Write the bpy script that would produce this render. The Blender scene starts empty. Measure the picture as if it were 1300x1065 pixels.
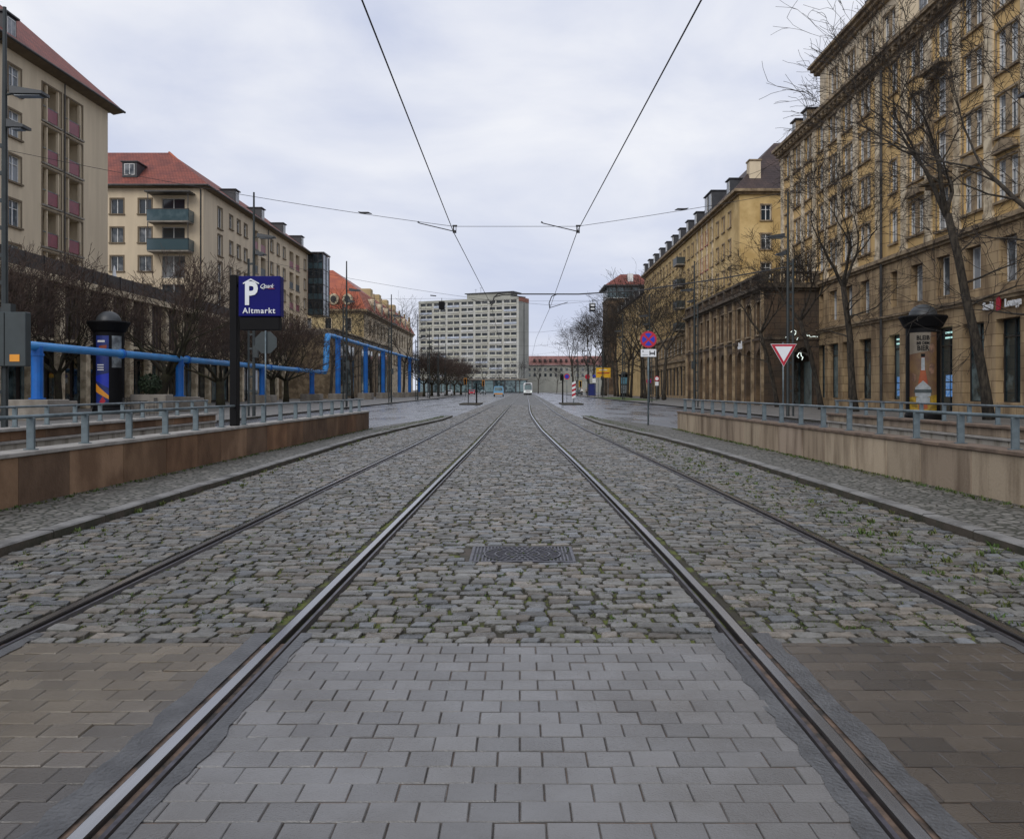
import bpy, math, random
import numpy as np
from mathutils import Vector, Matrix
R = math.radians
sc = bpy.context.scene
col = sc.collection
# ------------------------------------------------------------------ camera, sky, sun, exposure
cam = bpy.data.cameras.new('camera'); camo = bpy.data.objects.new('camera', cam); col.objects.link(camo)
EYE = 1.4
camo.location = (0, 0, EYE); camo.rotation_euler = (R(90), 0, 0)
cam.sensor_width = 36; cam.lens = 1100/1300*36
cam.shift_x = -10/1300; cam.shift_y = -37.5/1300
cam.clip_end = 5000; cam.clip_start = .05
sc.camera = camo
w = bpy.data.worlds.new('World'); sc.world = w; w.use_nodes = True
nt = w.node_tree; nt.nodes.clear()
def N(t, **k):
    n = nt.nodes.new(t)
    for a, b in k.items(): setattr(n, a, b)
    return n
out = N('ShaderNodeOutputWorld'); bg = N('ShaderNodeBackground'); bg.inputs[1].default_value = .1
sky = N('ShaderNodeTexSky', sky_type='NISHITA'); sky.sun_disc = False
sky.sun_elevation = R(38); sky.sun_rotation = R(204)
tc = N('ShaderNodeTexCoord'); mp = N('ShaderNodeMapping'); mp.inputs['Scale'].default_value = (1, 1, 2.4)
n1 = N('ShaderNodeTexNoise'); n1.inputs['Scale'].default_value = 2.6; n1.inputs['Detail'].default_value = 6; n1.inputs['Roughness'].default_value = .52
n1.inputs['Distortion'].default_value = .3
cr = N('ShaderNodeValToRGB'); e = cr.color_ramp.elements
e[0].position = .36; e[0].color = (.58, .63, .79, 1); e[1].position = .64; e[1].color = (.86, .875, .93, 1)
sclv = N('ShaderNodeVectorMath', operation='SCALE'); sclv.inputs['Scale'].default_value = 10
mx = N('ShaderNodeMixRGB'); mx.inputs[0].default_value = .96
L = nt.links.new
L(tc.outputs['Generated'], mp.inputs[0]); L(mp.outputs[0], n1.inputs['Vector']); L(n1.outputs[0], cr.inputs[0])
L(cr.outputs[0], sclv.inputs[0]); L(sky.outputs[0], mx.inputs[1]); L(sclv.outputs[0], mx.inputs[2]); L(mx.outputs[0], bg.inputs[0]); L(bg.outputs[0], out.inputs[0])
sl = bpy.data.lights.new('sun', 'SUN'); sl.energy = 1.5; sl.angle = R(35); sl.color = (1, .96, .9)
so = bpy.data.objects.new('sun', sl); col.objects.link(so); so.rotation_euler = (R(54), 0, R(-24))
sc.view_settings.view_transform = 'Standard'; sc.view_settings.look = 'None'; sc.view_settings.exposure = .06; sc.view_settings.gamma = 1
try: sc.cycles.max_bounces = 5; sc.cycles.diffuse_bounces = 3; sc.cycles.glossy_bounces = 3; sc.cycles.use_denoising = True
except Exception: pass

# ------------------------------------------------------------------ materials
MATS = {}
def mat(name, c, rough=.7, var=.15, scale=3., bump=0., bscale=None, metal=0., c2=None, attr=False, kind=None, emis=None, stretch=None, spec=.5, vlo=.4, vhi=.6, coord='Object'):
    if name in MATS: return MATS[name]
    m = bpy.data.materials.new(name); m.use_nodes = True; MATS[name] = m
    nt = m.node_tree; b = nt.nodes['Principled BSDF']; L = nt.links.new
    def N(t, **k):
        n = nt.nodes.new(t)
        for a, v in k.items(): setattr(n, a, v)
        return n
    b.inputs['Roughness'].default_value = rough; b.inputs['Metallic'].default_value = metal
    b.inputs['Specular IOR Level'].default_value = spec
    if emis: b.inputs['Emission Color'].default_value = (*emis[0], 1); b.inputs['Emission Strength'].default_value = emis[1]
    geo = N('ShaderNodeTexCoord'); mp = N('ShaderNodeMapping')
    geoo = N('ShaderNodeNewGeometry')
    L(geoo.outputs['Position'] if coord == 'World' else geo.outputs['Object'], mp.inputs[0])
    if stretch: mp.inputs['Scale'].default_value = stretch
    nz = N('ShaderNodeTexNoise'); nz.inputs['Scale'].default_value = scale; nz.inputs['Detail'].default_value = 6; nz.inputs['Roughness'].default_value = .6
    L(mp.outputs[0], nz.inputs['Vector'])
    mr = N('ShaderNodeMapRange'); mr.inputs[1].default_value = vlo; mr.inputs[2].default_value = vhi
    L(nz.outputs[0], mr.inputs[0])
    mix = N('ShaderNodeMixRGB'); L(mr.outputs[0], mix.inputs[0])
    d = c2 if c2 else tuple(max(0, x*(1-var*2)) for x in c)
    mix.inputs[1].default_value = (*c, 1); mix.inputs[2].default_value = (*d, 1)
    src = mix.outputs[0]
    if attr:
        a = N('ShaderNodeAttribute', attribute_name='Col'); mu = N('ShaderNodeMixRGB', blend_type='MULTIPLY'); mu.inputs[0].default_value = 1
        L(src, mu.inputs[1]); L(a.outputs['Color'], mu.inputs[2]); src = mu.outputs[0]
    hsrc = None
    if kind and kind[0] == 'brick':   # ('brick', w, h, mortar size, mortar colour, axis)  -> courses on a vertical wall
        _, bw, bh, ms, mc, ax = kind
        sp = N('ShaderNodeSeparateXYZ'); cb = N('ShaderNodeCombineXYZ'); L(geo.outputs['Object'], sp.inputs[0])
        L(sp.outputs[0 if ax == 'x' else 1], cb.inputs[0]); L(sp.outputs[1 if ax == 'g' else 2], cb.inputs[1])
        if ax == 'g': L(sp.outputs[0], cb.inputs[0])
        if ax == 'xy':
            ad = N('ShaderNodeMath', operation='ADD'); L(sp.outputs[0], ad.inputs[0]); L(sp.outputs[1], ad.inputs[1]); L(ad.outputs[0], cb.inputs[0])
        bt = N('ShaderNodeTexBrick'); bt.inputs['Scale'].default_value = 1; bt.inputs['Brick Width'].default_value = bw; bt.inputs['Row Height'].default_value = bh
        bt.inputs['Mortar Size'].default_value = ms; bt.inputs['Mortar Smooth'].default_value = .3; bt.inputs['Bias'].default_value = 0
        bt.inputs['Color1'].default_value = (1, 1, 1, 1); bt.inputs['Color2'].default_value = (.8, .8, .8, 1); bt.inputs['Mortar'].default_value = (*mc, 1)
        L(cb.outputs[0], bt.inputs['Vector'])
        mu = N('ShaderNodeMixRGB', blend_type='MULTIPLY'); mu.inputs[0].default_value = 1
        L(src, mu.inputs[1]); L(bt.outputs[0], mu.inputs[2]); src = mu.outputs[0]
        hsrc = bt.outputs['Fac']
    if kind and kind[0] == 'cells':   # small setts: voronoi cells with joints
        vo = N('ShaderNodeTexVoronoi', feature='DISTANCE_TO_EDGE'); vo.inputs['Scale'].default_value = kind[1]
        v2 = N('ShaderNodeTexVoronoi'); v2.inputs['Scale'].default_value = kind[1]
        L(geoo.outputs['Position'], vo.inputs['Vector']); L(geoo.outputs['Position'], v2.inputs['Vector'])
        hs = N('ShaderNodeSeparateColor'); L(v2.outputs['Color'], hs.inputs[0])
        m1 = N('ShaderNodeMapRange'); m1.inputs[3].default_value = .65; m1.inputs[4].default_value = 1.25; L(hs.outputs[0], m1.inputs[0])
        mu = N('ShaderNodeVectorMath', operation='SCALE'); L(src, mu.inputs[0]); L(m1.outputs[0], mu.inputs['Scale'])
        m2 = N('ShaderNodeMapRange'); m2.inputs[1].default_value = .04; m2.inputs[2].default_value = .16; L(vo.outputs['Distance'], m2.inputs[0])
        mm = N('ShaderNodeMixRGB'); L(m2.outputs[0], mm.inputs[0]); mm.inputs[1].default_value = (*kind[2], 1); L(mu.outputs[0], mm.inputs[2]); src = mm.outputs[0]
        inv = N('ShaderNodeMath', operation='SUBTRACT'); inv.inputs[0].default_value = 1; L(m2.outputs[0], inv.inputs[1]); hsrc = inv.outputs[0]
    L(src, b.inputs['Base Color'])
    if bump or hsrc:
        bn = N('ShaderNodeTexNoise'); bn.inputs['Scale'].default_value = bscale or scale*6; bn.inputs['Detail'].default_value = 5
        L(geo.outputs['Object'], bn.inputs['Vector'])
        bp = N('ShaderNodeBump'); bp.inputs['Strength'].default_value = max(bump, .0); bp.inputs['Distance'].default_value = .02
        L(bn.outputs[0], bp.inputs['Height'])
        if hsrc:
            b2 = N('ShaderNodeBump'); b2.invert = True; b2.inputs['Strength'].default_value = .7; b2.inputs['Distance'].default_value = .015
            L(hsrc, b2.inputs['Height']); L(bp.outputs[0], b2.inputs['Normal']); L(b2.outputs[0], b.inputs['Normal'])
        else: L(bp.outputs[0], b.inputs['Normal'])
    m['nz'] = nz.name
    return m
def rough_noise(m, lo, hi, scale=1.2, stretch=None):
    nt = m.node_tree; b = nt.nodes['Principled BSDF']
    g = nt.nodes.new('ShaderNodeNewGeometry'); mp = nt.nodes.new('ShaderNodeMapping')
    if stretch: mp.inputs['Scale'].default_value = stretch
    n = nt.nodes.new('ShaderNodeTexNoise'); n.inputs['Scale'].default_value = scale; n.inputs['Detail'].default_value = 5
    r = nt.nodes.new('ShaderNodeMapRange'); r.inputs[1].default_value = .4; r.inputs[2].default_value = .62; r.inputs[3].default_value = lo; r.inputs[4].default_value = hi
    nt.links.new(g.outputs['Position'], mp.inputs[0]); nt.links.new(mp.outputs[0], n.inputs['Vector']); nt.links.new(n.outputs[0], r.inputs[0]); nt.links.new(r.outputs[0], b.inputs['Roughness'])
def glassmat(name, dark, light, amount=.45, rough=.05):
    m = bpy.data.materials.new(name); m.use_nodes = True; MATS[name] = m; nt = m.node_tree; b = nt.nodes['Principled BSDF']; L = nt.links.new
    oi = nt.nodes.new('ShaderNodeObjectInfo'); tc = nt.nodes.new('ShaderNodeTexCoord'); ad = nt.nodes.new('ShaderNodeVectorMath'); ad.operation = 'ADD'
    n = nt.nodes.new('ShaderNodeTexNoise'); n.inputs['Scale'].default_value = 1.3; n.inputs['Detail'].default_value = 3
    mul = nt.nodes.new('ShaderNodeVectorMath'); mul.operation = 'SCALE'; mul.inputs['Scale'].default_value = 1
    L(oi.outputs['Location'], mul.inputs[0]); L(tc.outputs['Object'], ad.inputs[0]); L(mul.outputs[0], ad.inputs[1]); L(ad.outputs[0], n.inputs['Vector'])
    s = nt.nodes.new('ShaderNodeMath'); s.operation = 'MULTIPLY_ADD'; L(oi.outputs['Random'], s.inputs[0]); s.inputs[1].default_value = .5; L(n.outputs[0], s.inputs[2])
    mr = nt.nodes.new('ShaderNodeMapRange'); mr.inputs[1].default_value = 1-amount*.5; mr.inputs[2].default_value = 1.3-amount*.5; L(s.outputs[0], mr.inputs[0])
    mx = nt.nodes.new('ShaderNodeMixRGB'); mx.inputs[1].default_value = (*dark, 1); mx.inputs[2].default_value = (*light, 1); L(mr.outputs[0], mx.inputs[0]); L(mx.outputs[0], b.inputs['Base Color'])
    b.inputs['Roughness'].default_value = rough; b.inputs['IOR'].default_value = 1.55
    bn = nt.nodes.new('ShaderNodeTexNoise'); bn.inputs['Scale'].default_value = .8; bp = nt.nodes.new('ShaderNodeBump'); bp.inputs['Strength'].default_value = .06
    L(ad.outputs[0], bn.inputs['Vector']); L(bn.outputs[0], bp.inputs['Height']); L(bp.outputs[0], b.inputs['Normal'])
    return m
G = glassmat('window_glass', (.022, .03, .038), (.2, .21, .22))
GS = glassmat('shop_glass', (.02, .035, .04), (.15, .21, .22), .75, .03)  # reflections on the shop fronts put into the base colour as paler tones
GT = glassmat('teal_glass', (.045, .08, .095), (.085, .125, .14), .6, .12)
GA = glassmat('sky_reflection_glass', (.05, .07, .09), (.30, .33, .36), .95)  # paler base colours stand for the sky reflected in the panes
M_ochre = mat('ochre_render', (.60, .41, .175), .85, .1, 1.2, .15, 30, stretch=(1, 1, .2), c2=(.52, .345, .14))
M_cream = mat('cream_pilaster_stone', (.64, .54, .38), .8, .12, 1.6, .2, 20, c2=(.33, .26, .17))
M_sand = mat('sandstone_ashlar', (.44, .32, .18), .85, .15, 1.0, .3, 12, stretch=(1, 1, .3), c2=(.22, .15, .082), kind=('brick', 1.15, .62, .018, (.35, .3, .25), 'xy'))
M_sandp = mat('sandstone_trim', (.31, .235, .145), .85, .15, 1.3, .25, 15, c2=(.14, .1, .06))
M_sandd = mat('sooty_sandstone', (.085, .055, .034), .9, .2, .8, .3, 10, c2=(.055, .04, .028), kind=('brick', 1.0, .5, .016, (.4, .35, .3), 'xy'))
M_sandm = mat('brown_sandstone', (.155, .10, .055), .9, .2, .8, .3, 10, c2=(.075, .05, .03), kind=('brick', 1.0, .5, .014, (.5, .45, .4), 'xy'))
M_sootshade = mat('blackened_and_shaded_stone', (.05, .04, .03), .9, .2, 2.5, .3, 10, c2=(.12, .09, .06))  # blackened cornice and balustrade, plus painted shade inside the arcade
M_yel = mat('yellow_render', (.58, .42, .19), .85, .1, .4, .1, 25, c2=(.42, .285, .11))
M_beige = mat('beige_render', (.62, .52, .37), .88, .1, .9, .12, 25, stretch=(1, 1, .12), c2=(.54, .45, .32))
M_beige2 = mat('pale_beige_render', (.60, .50, .36), .88, .1, .9, .12, 25, stretch=(1, 1, .12), c2=(.53, .44, .315))
M_cream2 = mat('baroque_cream_render', (.46, .36, .19), .85, .1, .3, .1, 20)
M_tile = mat('red_roof_tiles', (.27, .075, .05), .75, .15, .8, .2, 10, c2=(.19, .055, .042), kind=('brick', .35, .28, .03, (.45, .4, .4), 'xy'))
M_tileo = mat('orange_roof_tiles', (.38, .1, .045), .75, .15, .5, .2, 10, c2=(.27, .07, .04))
M_tilep = mat('pink_copper_roof', (.35, .17, .15), .7, .1, .3)
M_tiled = mat('dark_brown_roof_tiles', (.075, .048, .042), .75, .2, .7, .2, 10, c2=(.045, .03, .03), kind=('brick', .4, .3, .03, (.5, .5, .5), 'xy'))
M_slate = mat('dark_slate', (.035, .036, .042), .55, .2, 1.)
M_zinc = mat('dark_gutter_metal', (.05, .05, .05), .5, .2, 2., metal=.3)
M_white = mat('white_window_paint', (.72, .72, .7), .5, .08, 4)
M_dframe = mat('dark_window_frame', (.025, .025, .027), .4, .1, 4)
M_trim = mat('brown_window_surround', (.16, .12, .075), .8, .1, 2)
M_trimp = mat('pink_window_surround', (.33, .12, .11), .8, .1, 2)
M_pinkp = mat('raspberry_balcony_panel', (.22, .045, .06), .45, .1, 2)
M_dark = mat('dark_interior', (.012, .011, .011), .9, .1, 1)
M_blue = mat('blue_pipe_paint', (.025, .27, .66), .38, .12, .8, .05, 8, c2=(.02, .21, .54))
M_blue2 = mat('blue_post_paint', (.006, .14, .50), .45, .1, .8, c2=(.006, .10, .38))
M_conc = mat('concrete', (.26, .235, .2), .85, .15, 1.5, .3, 20, c2=(.17, .15, .125))
M_rail = mat('galvanised_steel', (.16, .2, .22), .45, .15, 3, .08, 30, metal=.45, c2=(.085, .11, .12))
M_pole = mat('dark_grey_mast_paint', (.03, .038, .04), .5, .15, 2, metal=.2)
M_black = mat('black_paint', (.005, .005, .006), .6, .1, 3, spec=.15)
M_lampdark = mat('lamp_housing_grey', (.04, .045, .05), .45, .1, 3)
M_wire = mat('wire_black', (.02, .02, .022), .6, .1, 3)
M_bark = mat('bark', (.055, .045, .033), .95, .2, 9, .9, 30, c2=(.016, .013, .01), stretch=(1, 1, .3))
M_barkg = mat('mossy_bark', (.04, .038, .018), .95, .2, 2, .4, 25, c2=(.024, .018, .012))
M_twig = mat('reddish_twigs', (.072, .046, .035), .95, .2, 1.5, c2=(.042, .03, .024))
M_twigd = mat('dark_twigs', (.03, .023, .018), .95, .2, 1.5)
M_navy = mat('navy_sign_face', (.003, .004, .12), .5, .05, 2, spec=.15)
M_swhite = mat('sign_white', (.72, .74, .76), .4, .03, 2)
M_grey = mat('sign_grey_back', (.03, .042, .045), .5, .1, 2)
M_red = mat('sign_red', (.42, .01, .03), .4, .05, 2)
M_sblue = mat('sign_blue', (.01, .03, .42), .4, .05, 2)
M_yellow = mat('sign_yellow', (.75, .42, .02), .45, .05, 2)
M_orange = mat('label_orange', (.7, .28, .02), .5, .05, 2)
M_asph = mat('wet_asphalt', (.10, .108, .125), .3, .12, .5, .25, 60, c2=(.07, .075, .088), coord='World', stretch=(1, .25, 1)); rough_noise(M_asph, .16, .42, .6, (1, .22, 1))
M_bit = mat('bitumen_filler', (.05, .052, .055), .3, .2, 5, .35, 60, c2=(.085, .088, .092), vlo=.4, vhi=.65)
M_ground = mat('city_ground', (.12, .115, .105), .8, .15, .3)
M_pave = mat('pavement_slabs', (.19, .18, .165), .6, .15, .8, .1, 20, kind=('brick', .6, .4, .012, (.4, .4, .4), 'g'))
M_mosaic = mat('mosaic_setts', (.17, .16, .14), .62, .15, 2, .2, 40, kind=('cells', 9., (.02, .022, .01)))
M_kerb = mat('granite_kerb', (.2, .195, .185), .6, .2, 2.5, .3, 40, c2=(.1, .097, .09))
M_kerbf = mat('dark_kerb_face', (.06, .048, .035), .8, .25, 4, .4, 30, c2=(.03, .03, .018))  # darker and browner than the kerb top
M_bed = mat('mossy_joint_bed', (.03, .026, .014), .9, .2, 4, .6, 40, c2=(.085, .10, .014), vlo=.47, vhi=.56, coord='World')
M_cob = mat('granite_cobbles', (1, 1, 1), .4, .16, 16, .9, 38, attr=True, coord='World', vlo=.35, vhi=.7, c2=(.55, .55, .52)); rough_noise(M_cob, .24, .55, 3)
M_brk = mat('wet_paving_bricks', (1, 1, 1), .3, .12, 1.5, .22, 140, attr=True, coord='World', vlo=.35, vhi=.7, c2=(.62, .59, .55)); rough_noise(M_brk, .06, .32, 1.3)
M_steel = mat('worn_rail_head', (.42, .43, .45), .2, .1, 8, metal=1., stretch=(1, .03, 1))
M_rust = mat('rail_flank', (.03, .026, .026), .45, .2, 8, .1, 40, metal=.3)
M_iron = mat('cast_iron', (.008, .008, .013), .5, .2, 12, .2, 60, metal=.5)
M_ironr = mat('worn_iron_ribs', (.10, .095, .115), .4, .3, 12, metal=.8)
M_wallL = mat('rusty_sandstone_slabs', (1, 1, 1), .8, .2, 1.6, .3, 25, attr=True, c2=(.55, .5, .45), stretch=(1, 1, .6))
M_wallR = mat('streaked_sandstone_slabs', (1, 1, 1), .8, .2, 3.2, .3, 25, attr=True, c2=(.42, .38, .34), stretch=(1, 1, .14), vlo=.45, vhi=.7)
M_cop = mat('pale_coping', (.33, .31, .28), .7, .15, 3, .2, 30)
M_copr = mat('brown_coping', (.17, .12, .085), .8, .2, 3, .3, 30, c2=(.1, .07, .05))
M_rampw = mat('stained_ramp_concrete', (.34, .31, .26), .85, .2, 2.2, .2, 20, c2=(.1, .08, .055), stretch=(1, 1, .12), vlo=.5, vhi=.7)
M_grass = mat('weed_green', (.055, .10, .018), .8, .2, 3, c2=(.085, .085, .022), coord='World')
M_lawn = mat('lawn_green', (.07, .11, .02), .9, .2, 1)
M_leaf = mat('evergreen_leaf', (.018, .035, .012), .8, .2, 4)
M_skin = mat('skin', (.45, .28, .2), .6, .05, 2)
M_mark = mat('faded_road_paint', (.34, .34, .34), .5, .25, 6, coord='World')

# ------------------------------------------------------------------ builders
def tag(o, label=None, cat=None, group=None, kind=None):
    if label: o['label'] = label
    if cat: o['category'] = cat
    if group: o['group'] = group
    if kind: o['kind'] = kind
    return o
def empty(name, loc, label=None, cat=None, group=None):
    o = bpy.data.objects.new(name, None); o.empty_display_size = .3; col.objects.link(o); o.location = loc
    return tag(o, label, cat, group)
def link(me, name, parent=None, loc=(0, 0, 0), rz=0):
    o = bpy.data.objects.new(name, me); col.objects.link(o); o.location = loc; o.rotation_euler = (0, 0, rz)
    if parent: o.parent = parent
    return o
def copy_tree(o, parent=None):
    c = o.copy(); col.objects.link(c)
    if parent: c.parent = parent
    for ch in list(o.children): copy_tree(ch, c)
    return c
class MB:
    def __init__(s): s.v = []; s.f = []; s.m = []; s.mats = []; s.c = []; s.usec = False; s.cc = (1, 1, 1, 1)
    def mi(s, m):
        if m not in s.mats: s.mats.append(m)
        return s.mats.index(m)
    def add(s, vs, fs, m):
        o = len(s.v); s.v += [tuple(x) for x in vs]; s.f += [tuple(i+o for i in f) for f in fs]; s.m += [s.mi(m)]*len(fs); s.c += [s.cc]*len(vs)
    def quad(s, a, b, c, d, m): s.add([a, b, c, d], [(0, 1, 2, 3)], m)
    def poly(s, pts, m): s.add(pts, [tuple(range(len(pts)))], m)
    def box(s, x0, x1, y0, y1, z0, z1, m, T=None):
        vs = [(x, y, z) for z in (z0, z1) for x, y in ((x0, y0), (x1, y0), (x1, y1), (x0, y1))]
        if T: vs = [T(*p) for p in vs]
        s.add(vs, [(3, 2, 1, 0), (4, 5, 6, 7), (0, 1, 5, 4), (1, 2, 6, 5), (2, 3, 7, 6), (3, 0, 4, 7)], m)
    def cbox(s, x0, x1, y0, y1, z0, z1, m, b=.01, T=None):   # box with chamfered edges
        vs = []; 
        for z, q in ((z0, b), (z0+b, 0), (z1-b, 0), (z1, b)):
            X0, X1, Y0, Y1 = x0+q, x1-q, y0+q, y1-q; k = b if q == 0 else b*.4
            vs += [(X0+k, Y0, z), (X1-k, Y0, z), (X1, Y0+k, z), (X1, Y1-k, z), (X1-k, Y1, z), (X0+k, Y1, z), (X0, Y1-k, z), (X0, Y0+k, z)]
        if T: vs = [T(*p) for p in vs]
        fs = [tuple(range(7, -1, -1)), tuple(range(24, 32))]
        for k in range(3):
            for i in range(8): j = (i+1) % 8; fs.append((k*8+i, k*8+j, k*8+8+j, k*8+8+i))
        s.add(vs, fs, m)
    def prism(s, pts, h, m):   # pts: 3d polygon, h: extrude vector
        n = len(pts); h = Vector(h); P = [Vector(p) for p in pts]
        s.add([*P, *[p+h for p in P]], [tuple(range(n-1, -1, -1)), tuple(range(n, 2*n))]+[(i, (i+1) % n, n+(i+1) % n, n+i) for i in range(n)], m)
    def tube(s, pts, rad, m, n=8, caps=True):
        pts = [Vector(p) for p in pts]; k = len(pts)
        if not hasattr(rad, '__len__'): rad = [rad]*k
        vs = []; ref = None
        for i, p in enumerate(pts):
            d = (pts[min(i+1, k-1)]-pts[max(i-1, 0)]).normalized()
            if ref is None or abs(d.dot(ref)) > .95: ref = Vector((0, 0, 1)) if abs(d.z) < .9 else Vector((1, 0, 0))
            a = d.cross(ref).normalized(); b = a.cross(d); ref = b
            for j in range(n):
                t = 2*math.pi*j/n; vs.append(p+(a*math.cos(t)+b*math.sin(t))*rad[i])
        fs = [(i*n+j, i*n+(j+1) % n, (i+1)*n+(j+1) % n, (i+1)*n+j) for i in range(k-1) for j in range(n)]
        if caps: fs += [tuple(range(n-1, -1, -1)), tuple(range((k-1)*n, k*n))]
        s.add(vs, fs, m)
    def lathe(s, prof, c, m, n=24, a0=0, a1=None):
        full = a1 is None; cx, cy, cz = c; k = len(prof); nn = n if full else n+1; A = 2*math.pi if full else a1-a0
        vs = [(cx+r*math.cos(a0+A*j/n), cy+r*math.sin(a0+A*j/n), cz+z) for r, z in prof for j in range(nn)]
        fs = [(i*nn+j, i*nn+(j+1) % nn, (i+1)*nn+(j+1) % nn, (i+1)*nn+j) for i in range(k-1) for j in range(n)]
        s.add(vs, fs, m)
    def build(s, name, parent=None, smooth=False, loc=None, recalc=False):
        me = bpy.data.meshes.new(name)
        off = Vector((0, 0, 0))
        if parent is not None and loc is None:
            q = parent
            while q is not None: off += Vector(q.location); q = q.parent
        if loc is not None: off = Vector(loc)
        V = np.array(s.v, dtype=np.float32).reshape(-1, 3) - np.array(off, dtype=np.float32)
        me.from_pydata(V.tolist(), [], s.f)
        for m in s.mats: me.materials.append(m)
        if len(s.mats) > 1: me.polygons.foreach_set('material_index', s.m)
        if s.usec:
            at = me.color_attributes.new('Col', 'FLOAT_COLOR', 'POINT'); at.data.foreach_set('color', np.array(s.c, dtype=np.float32).ravel())
        if smooth: me.polygons.foreach_set('use_smooth', [True]*len(me.polygons))
        me.update()
        o = link(me, name, parent)
        if loc is not None and parent is None: o.location = loc
        return o
class Frame:
    """u along the wall, w outward, z up"""
    def __init__(s, ox, oy, ang, zb=0): s.o = (ox, oy); s.a = ang; s.c = math.cos(ang); s.s = math.sin(ang); s.zb = zb
    def __call__(s, u, w, z): return (s.o[0]+u*s.c-w*s.s, s.o[1]+u*s.s+w*s.c, z+s.zb)
def wall(mb, F, u0, u1, z0, z1, holes, m, depth=.25, rev=None):
    us = sorted({round(x, 3) for x in [u0, u1]+[h[0] for h in holes]+[h[1] for h in holes] if u0 <= x <= u1})
    zs = sorted({round(x, 3) for x in [z0, z1]+[h[2] for h in holes]+[h[3] for h in holes] if z0 <= x <= z1})
    for i in range(len(us)-1):
        for j in range(len(zs)-1):
            a, b, c, d = us[i], us[i+1], zs[j], zs[j+1]; mu, mz = (a+b)/2, (c+d)/2
            if any(h[0] < mu < h[1] and h[2] < mz < h[3] for h in holes): continue
            mb.quad(F(a, 0, c), F(b, 0, c), F(b, 0, d), F(a, 0, d), m)
    r = rev or m
    for a, b, c, d in holes:
        q = [(a, c), (b, c), (b, d), (a, d)]
        for k in range(4):
            p, n = q[k], q[(k+1) % 4]
            mb.quad(F(p[0], 0, p[1]), F(n[0], 0, n[1]), F(n[0], -depth, n[1]), F(p[0], -depth, p[1]), r)
WC = {}
def window(root, F, u0, u1, z0, z1, style='double', depth=.22, frame=None, trim=None, glass=None, name='window', sill=True, parts=True):
    w_, h_ = round(u1-u0, 2), round(z1-z0, 2); frame = frame or M_white; glass = glass or G
    key = (w_, h_, style, frame.name, trim.name if trim else '', glass.name, sill)
    if key not in WC:
        a = MB(); t = .055 if w_ < 3 else .07; W = w_/2
        def bar(x0, x1, z0, z1, y0=.012, y1=.075, mm=frame): a.box(x0, x1, y0, y1, z0, z1, mm)
        bar(-W, -W+t, 0, h_); bar(W-t, W, 0, h_); bar(-W+t, W-t, 0, t); bar(-W+t, W-t, h_-t, h_)
        if style == 'double':
            bar(-.04, .04, t, h_-t, .014, .085); bar(-W+t, -.04, h_*.68, h_*.68+.05, .014, .07); bar(.04, W-t, h_*.68, h_*.68+.05, .014, .07)
        elif style == 'plain2': bar(-.035, .035, t, h_-t, .014, .085)
        elif style == 'pair':
            p = w_*.1; a.box(-p, p, .0, .2, 0, h_, trim or frame)
            for s_ in (-1, 1):
                x0, x1 = (p, W-t) if s_ > 0 else (-W+t, -p); mid = (x0+x1)/2
                bar(x0, x0+.04, t, h_-t, .014, .08); bar(x1-.04, x1, t, h_-t, .014, .08)
                bar(mid-.025, mid+.025, t, h_*.66, .014, .09); bar(x0+.04, x1-.04, h_*.66, h_*.66+.05, .014, .09)
        elif style == 'grid':
            n = max(2, int(w_/1.1))
            for i in range(1, n): x = -W+w_*i/n; bar(x-.025, x+.025, t, h_-t, .014, .08)
            bar(-W+t, W-t, h_*.78, h_*.78+.06, .013, .07)
        elif style == 'one': pass
        fo = a.build('window'); fm = fo.data; bpy.data.objects.remove(fo)
        g = MB(); g.quad((-W, 0, 0), (W, 0, 0), (W, 0, h_), (-W, 0, h_), glass); go = g.build('pane'); gm = go.data; bpy.data.objects.remove(go)
        tm = None
        if trim:
            q = MB(); s_ = .13; D = depth
            q.box(-W-s_, -W, D-.001, D+.045, 0, h_, trim); q.box(W, W+s_, D-.001, D+.045, 0, h_, trim)
            q.box(-W-s_, W+s_, D-.001, D+.05, h_, h_+s_, trim)
            if sill: q.box(-W-s_-.06, W+s_+.06, D-.001, D+.16, -.13, 0, trim)
            else: q.box(-W-s_, W+s_, D-.001, D+.05, -s_, 0, trim)
            qo = q.build('surround'); tm = qo.data; bpy.data.objects.remove(qo)
        WC[key] = (fm, gm, tm)
    fm, gm, tm = WC[key]
    p = Vector(F((u0+u1)/2, -depth, z0)) - Vector(root.location)
    o = link(fm, name, root, p, F.a)
    link(gm, 'pane', o)
    if tm: link(tm, 'surround' , o)
    return o
def text_mesh(s, size, ext, m, bold=0., align='CENTER', shear=0, spacing=1.):
    cu = bpy.data.curves.new('t', 'FONT'); cu.body = s; cu.size = size; cu.extrude = ext; cu.offset = bold; cu.align_x = align; cu.align_y = 'CENTER'; cu.shear = shear
    cu.space_character = spacing; cu.resolution_u = 3
    o = bpy.data.objects.new('t', cu); col.objects.link(o); bpy.context.view_layer.update()
    me = bpy.data.meshes.new_from_object(o.evaluated_get(bpy.context.evaluated_depsgraph_get())); bpy.data.objects.remove(o)
    me.materials.clear(); me.materials.append(m); return me
def text_obj(s, size, m, parent, loc, rz=0, bold=0., ext=.004, name='lettering', spacing=1., shear=0, bend=None, sx=1.):
    me = text_mesh(s, size, ext, m, bold, spacing=spacing, shear=shear)
    for v in me.vertices:
        x, y, z = v.co
        x *= sx
        if bend: v.co = (bend*math.sin(x/bend)+z*0, -bend*math.cos(x/bend)-z, y)
        else: v.co = (x, -z, y)
    o = link(me, name, parent, loc, rz); return o
def struct(o): o['kind'] = 'structure'; return o
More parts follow.
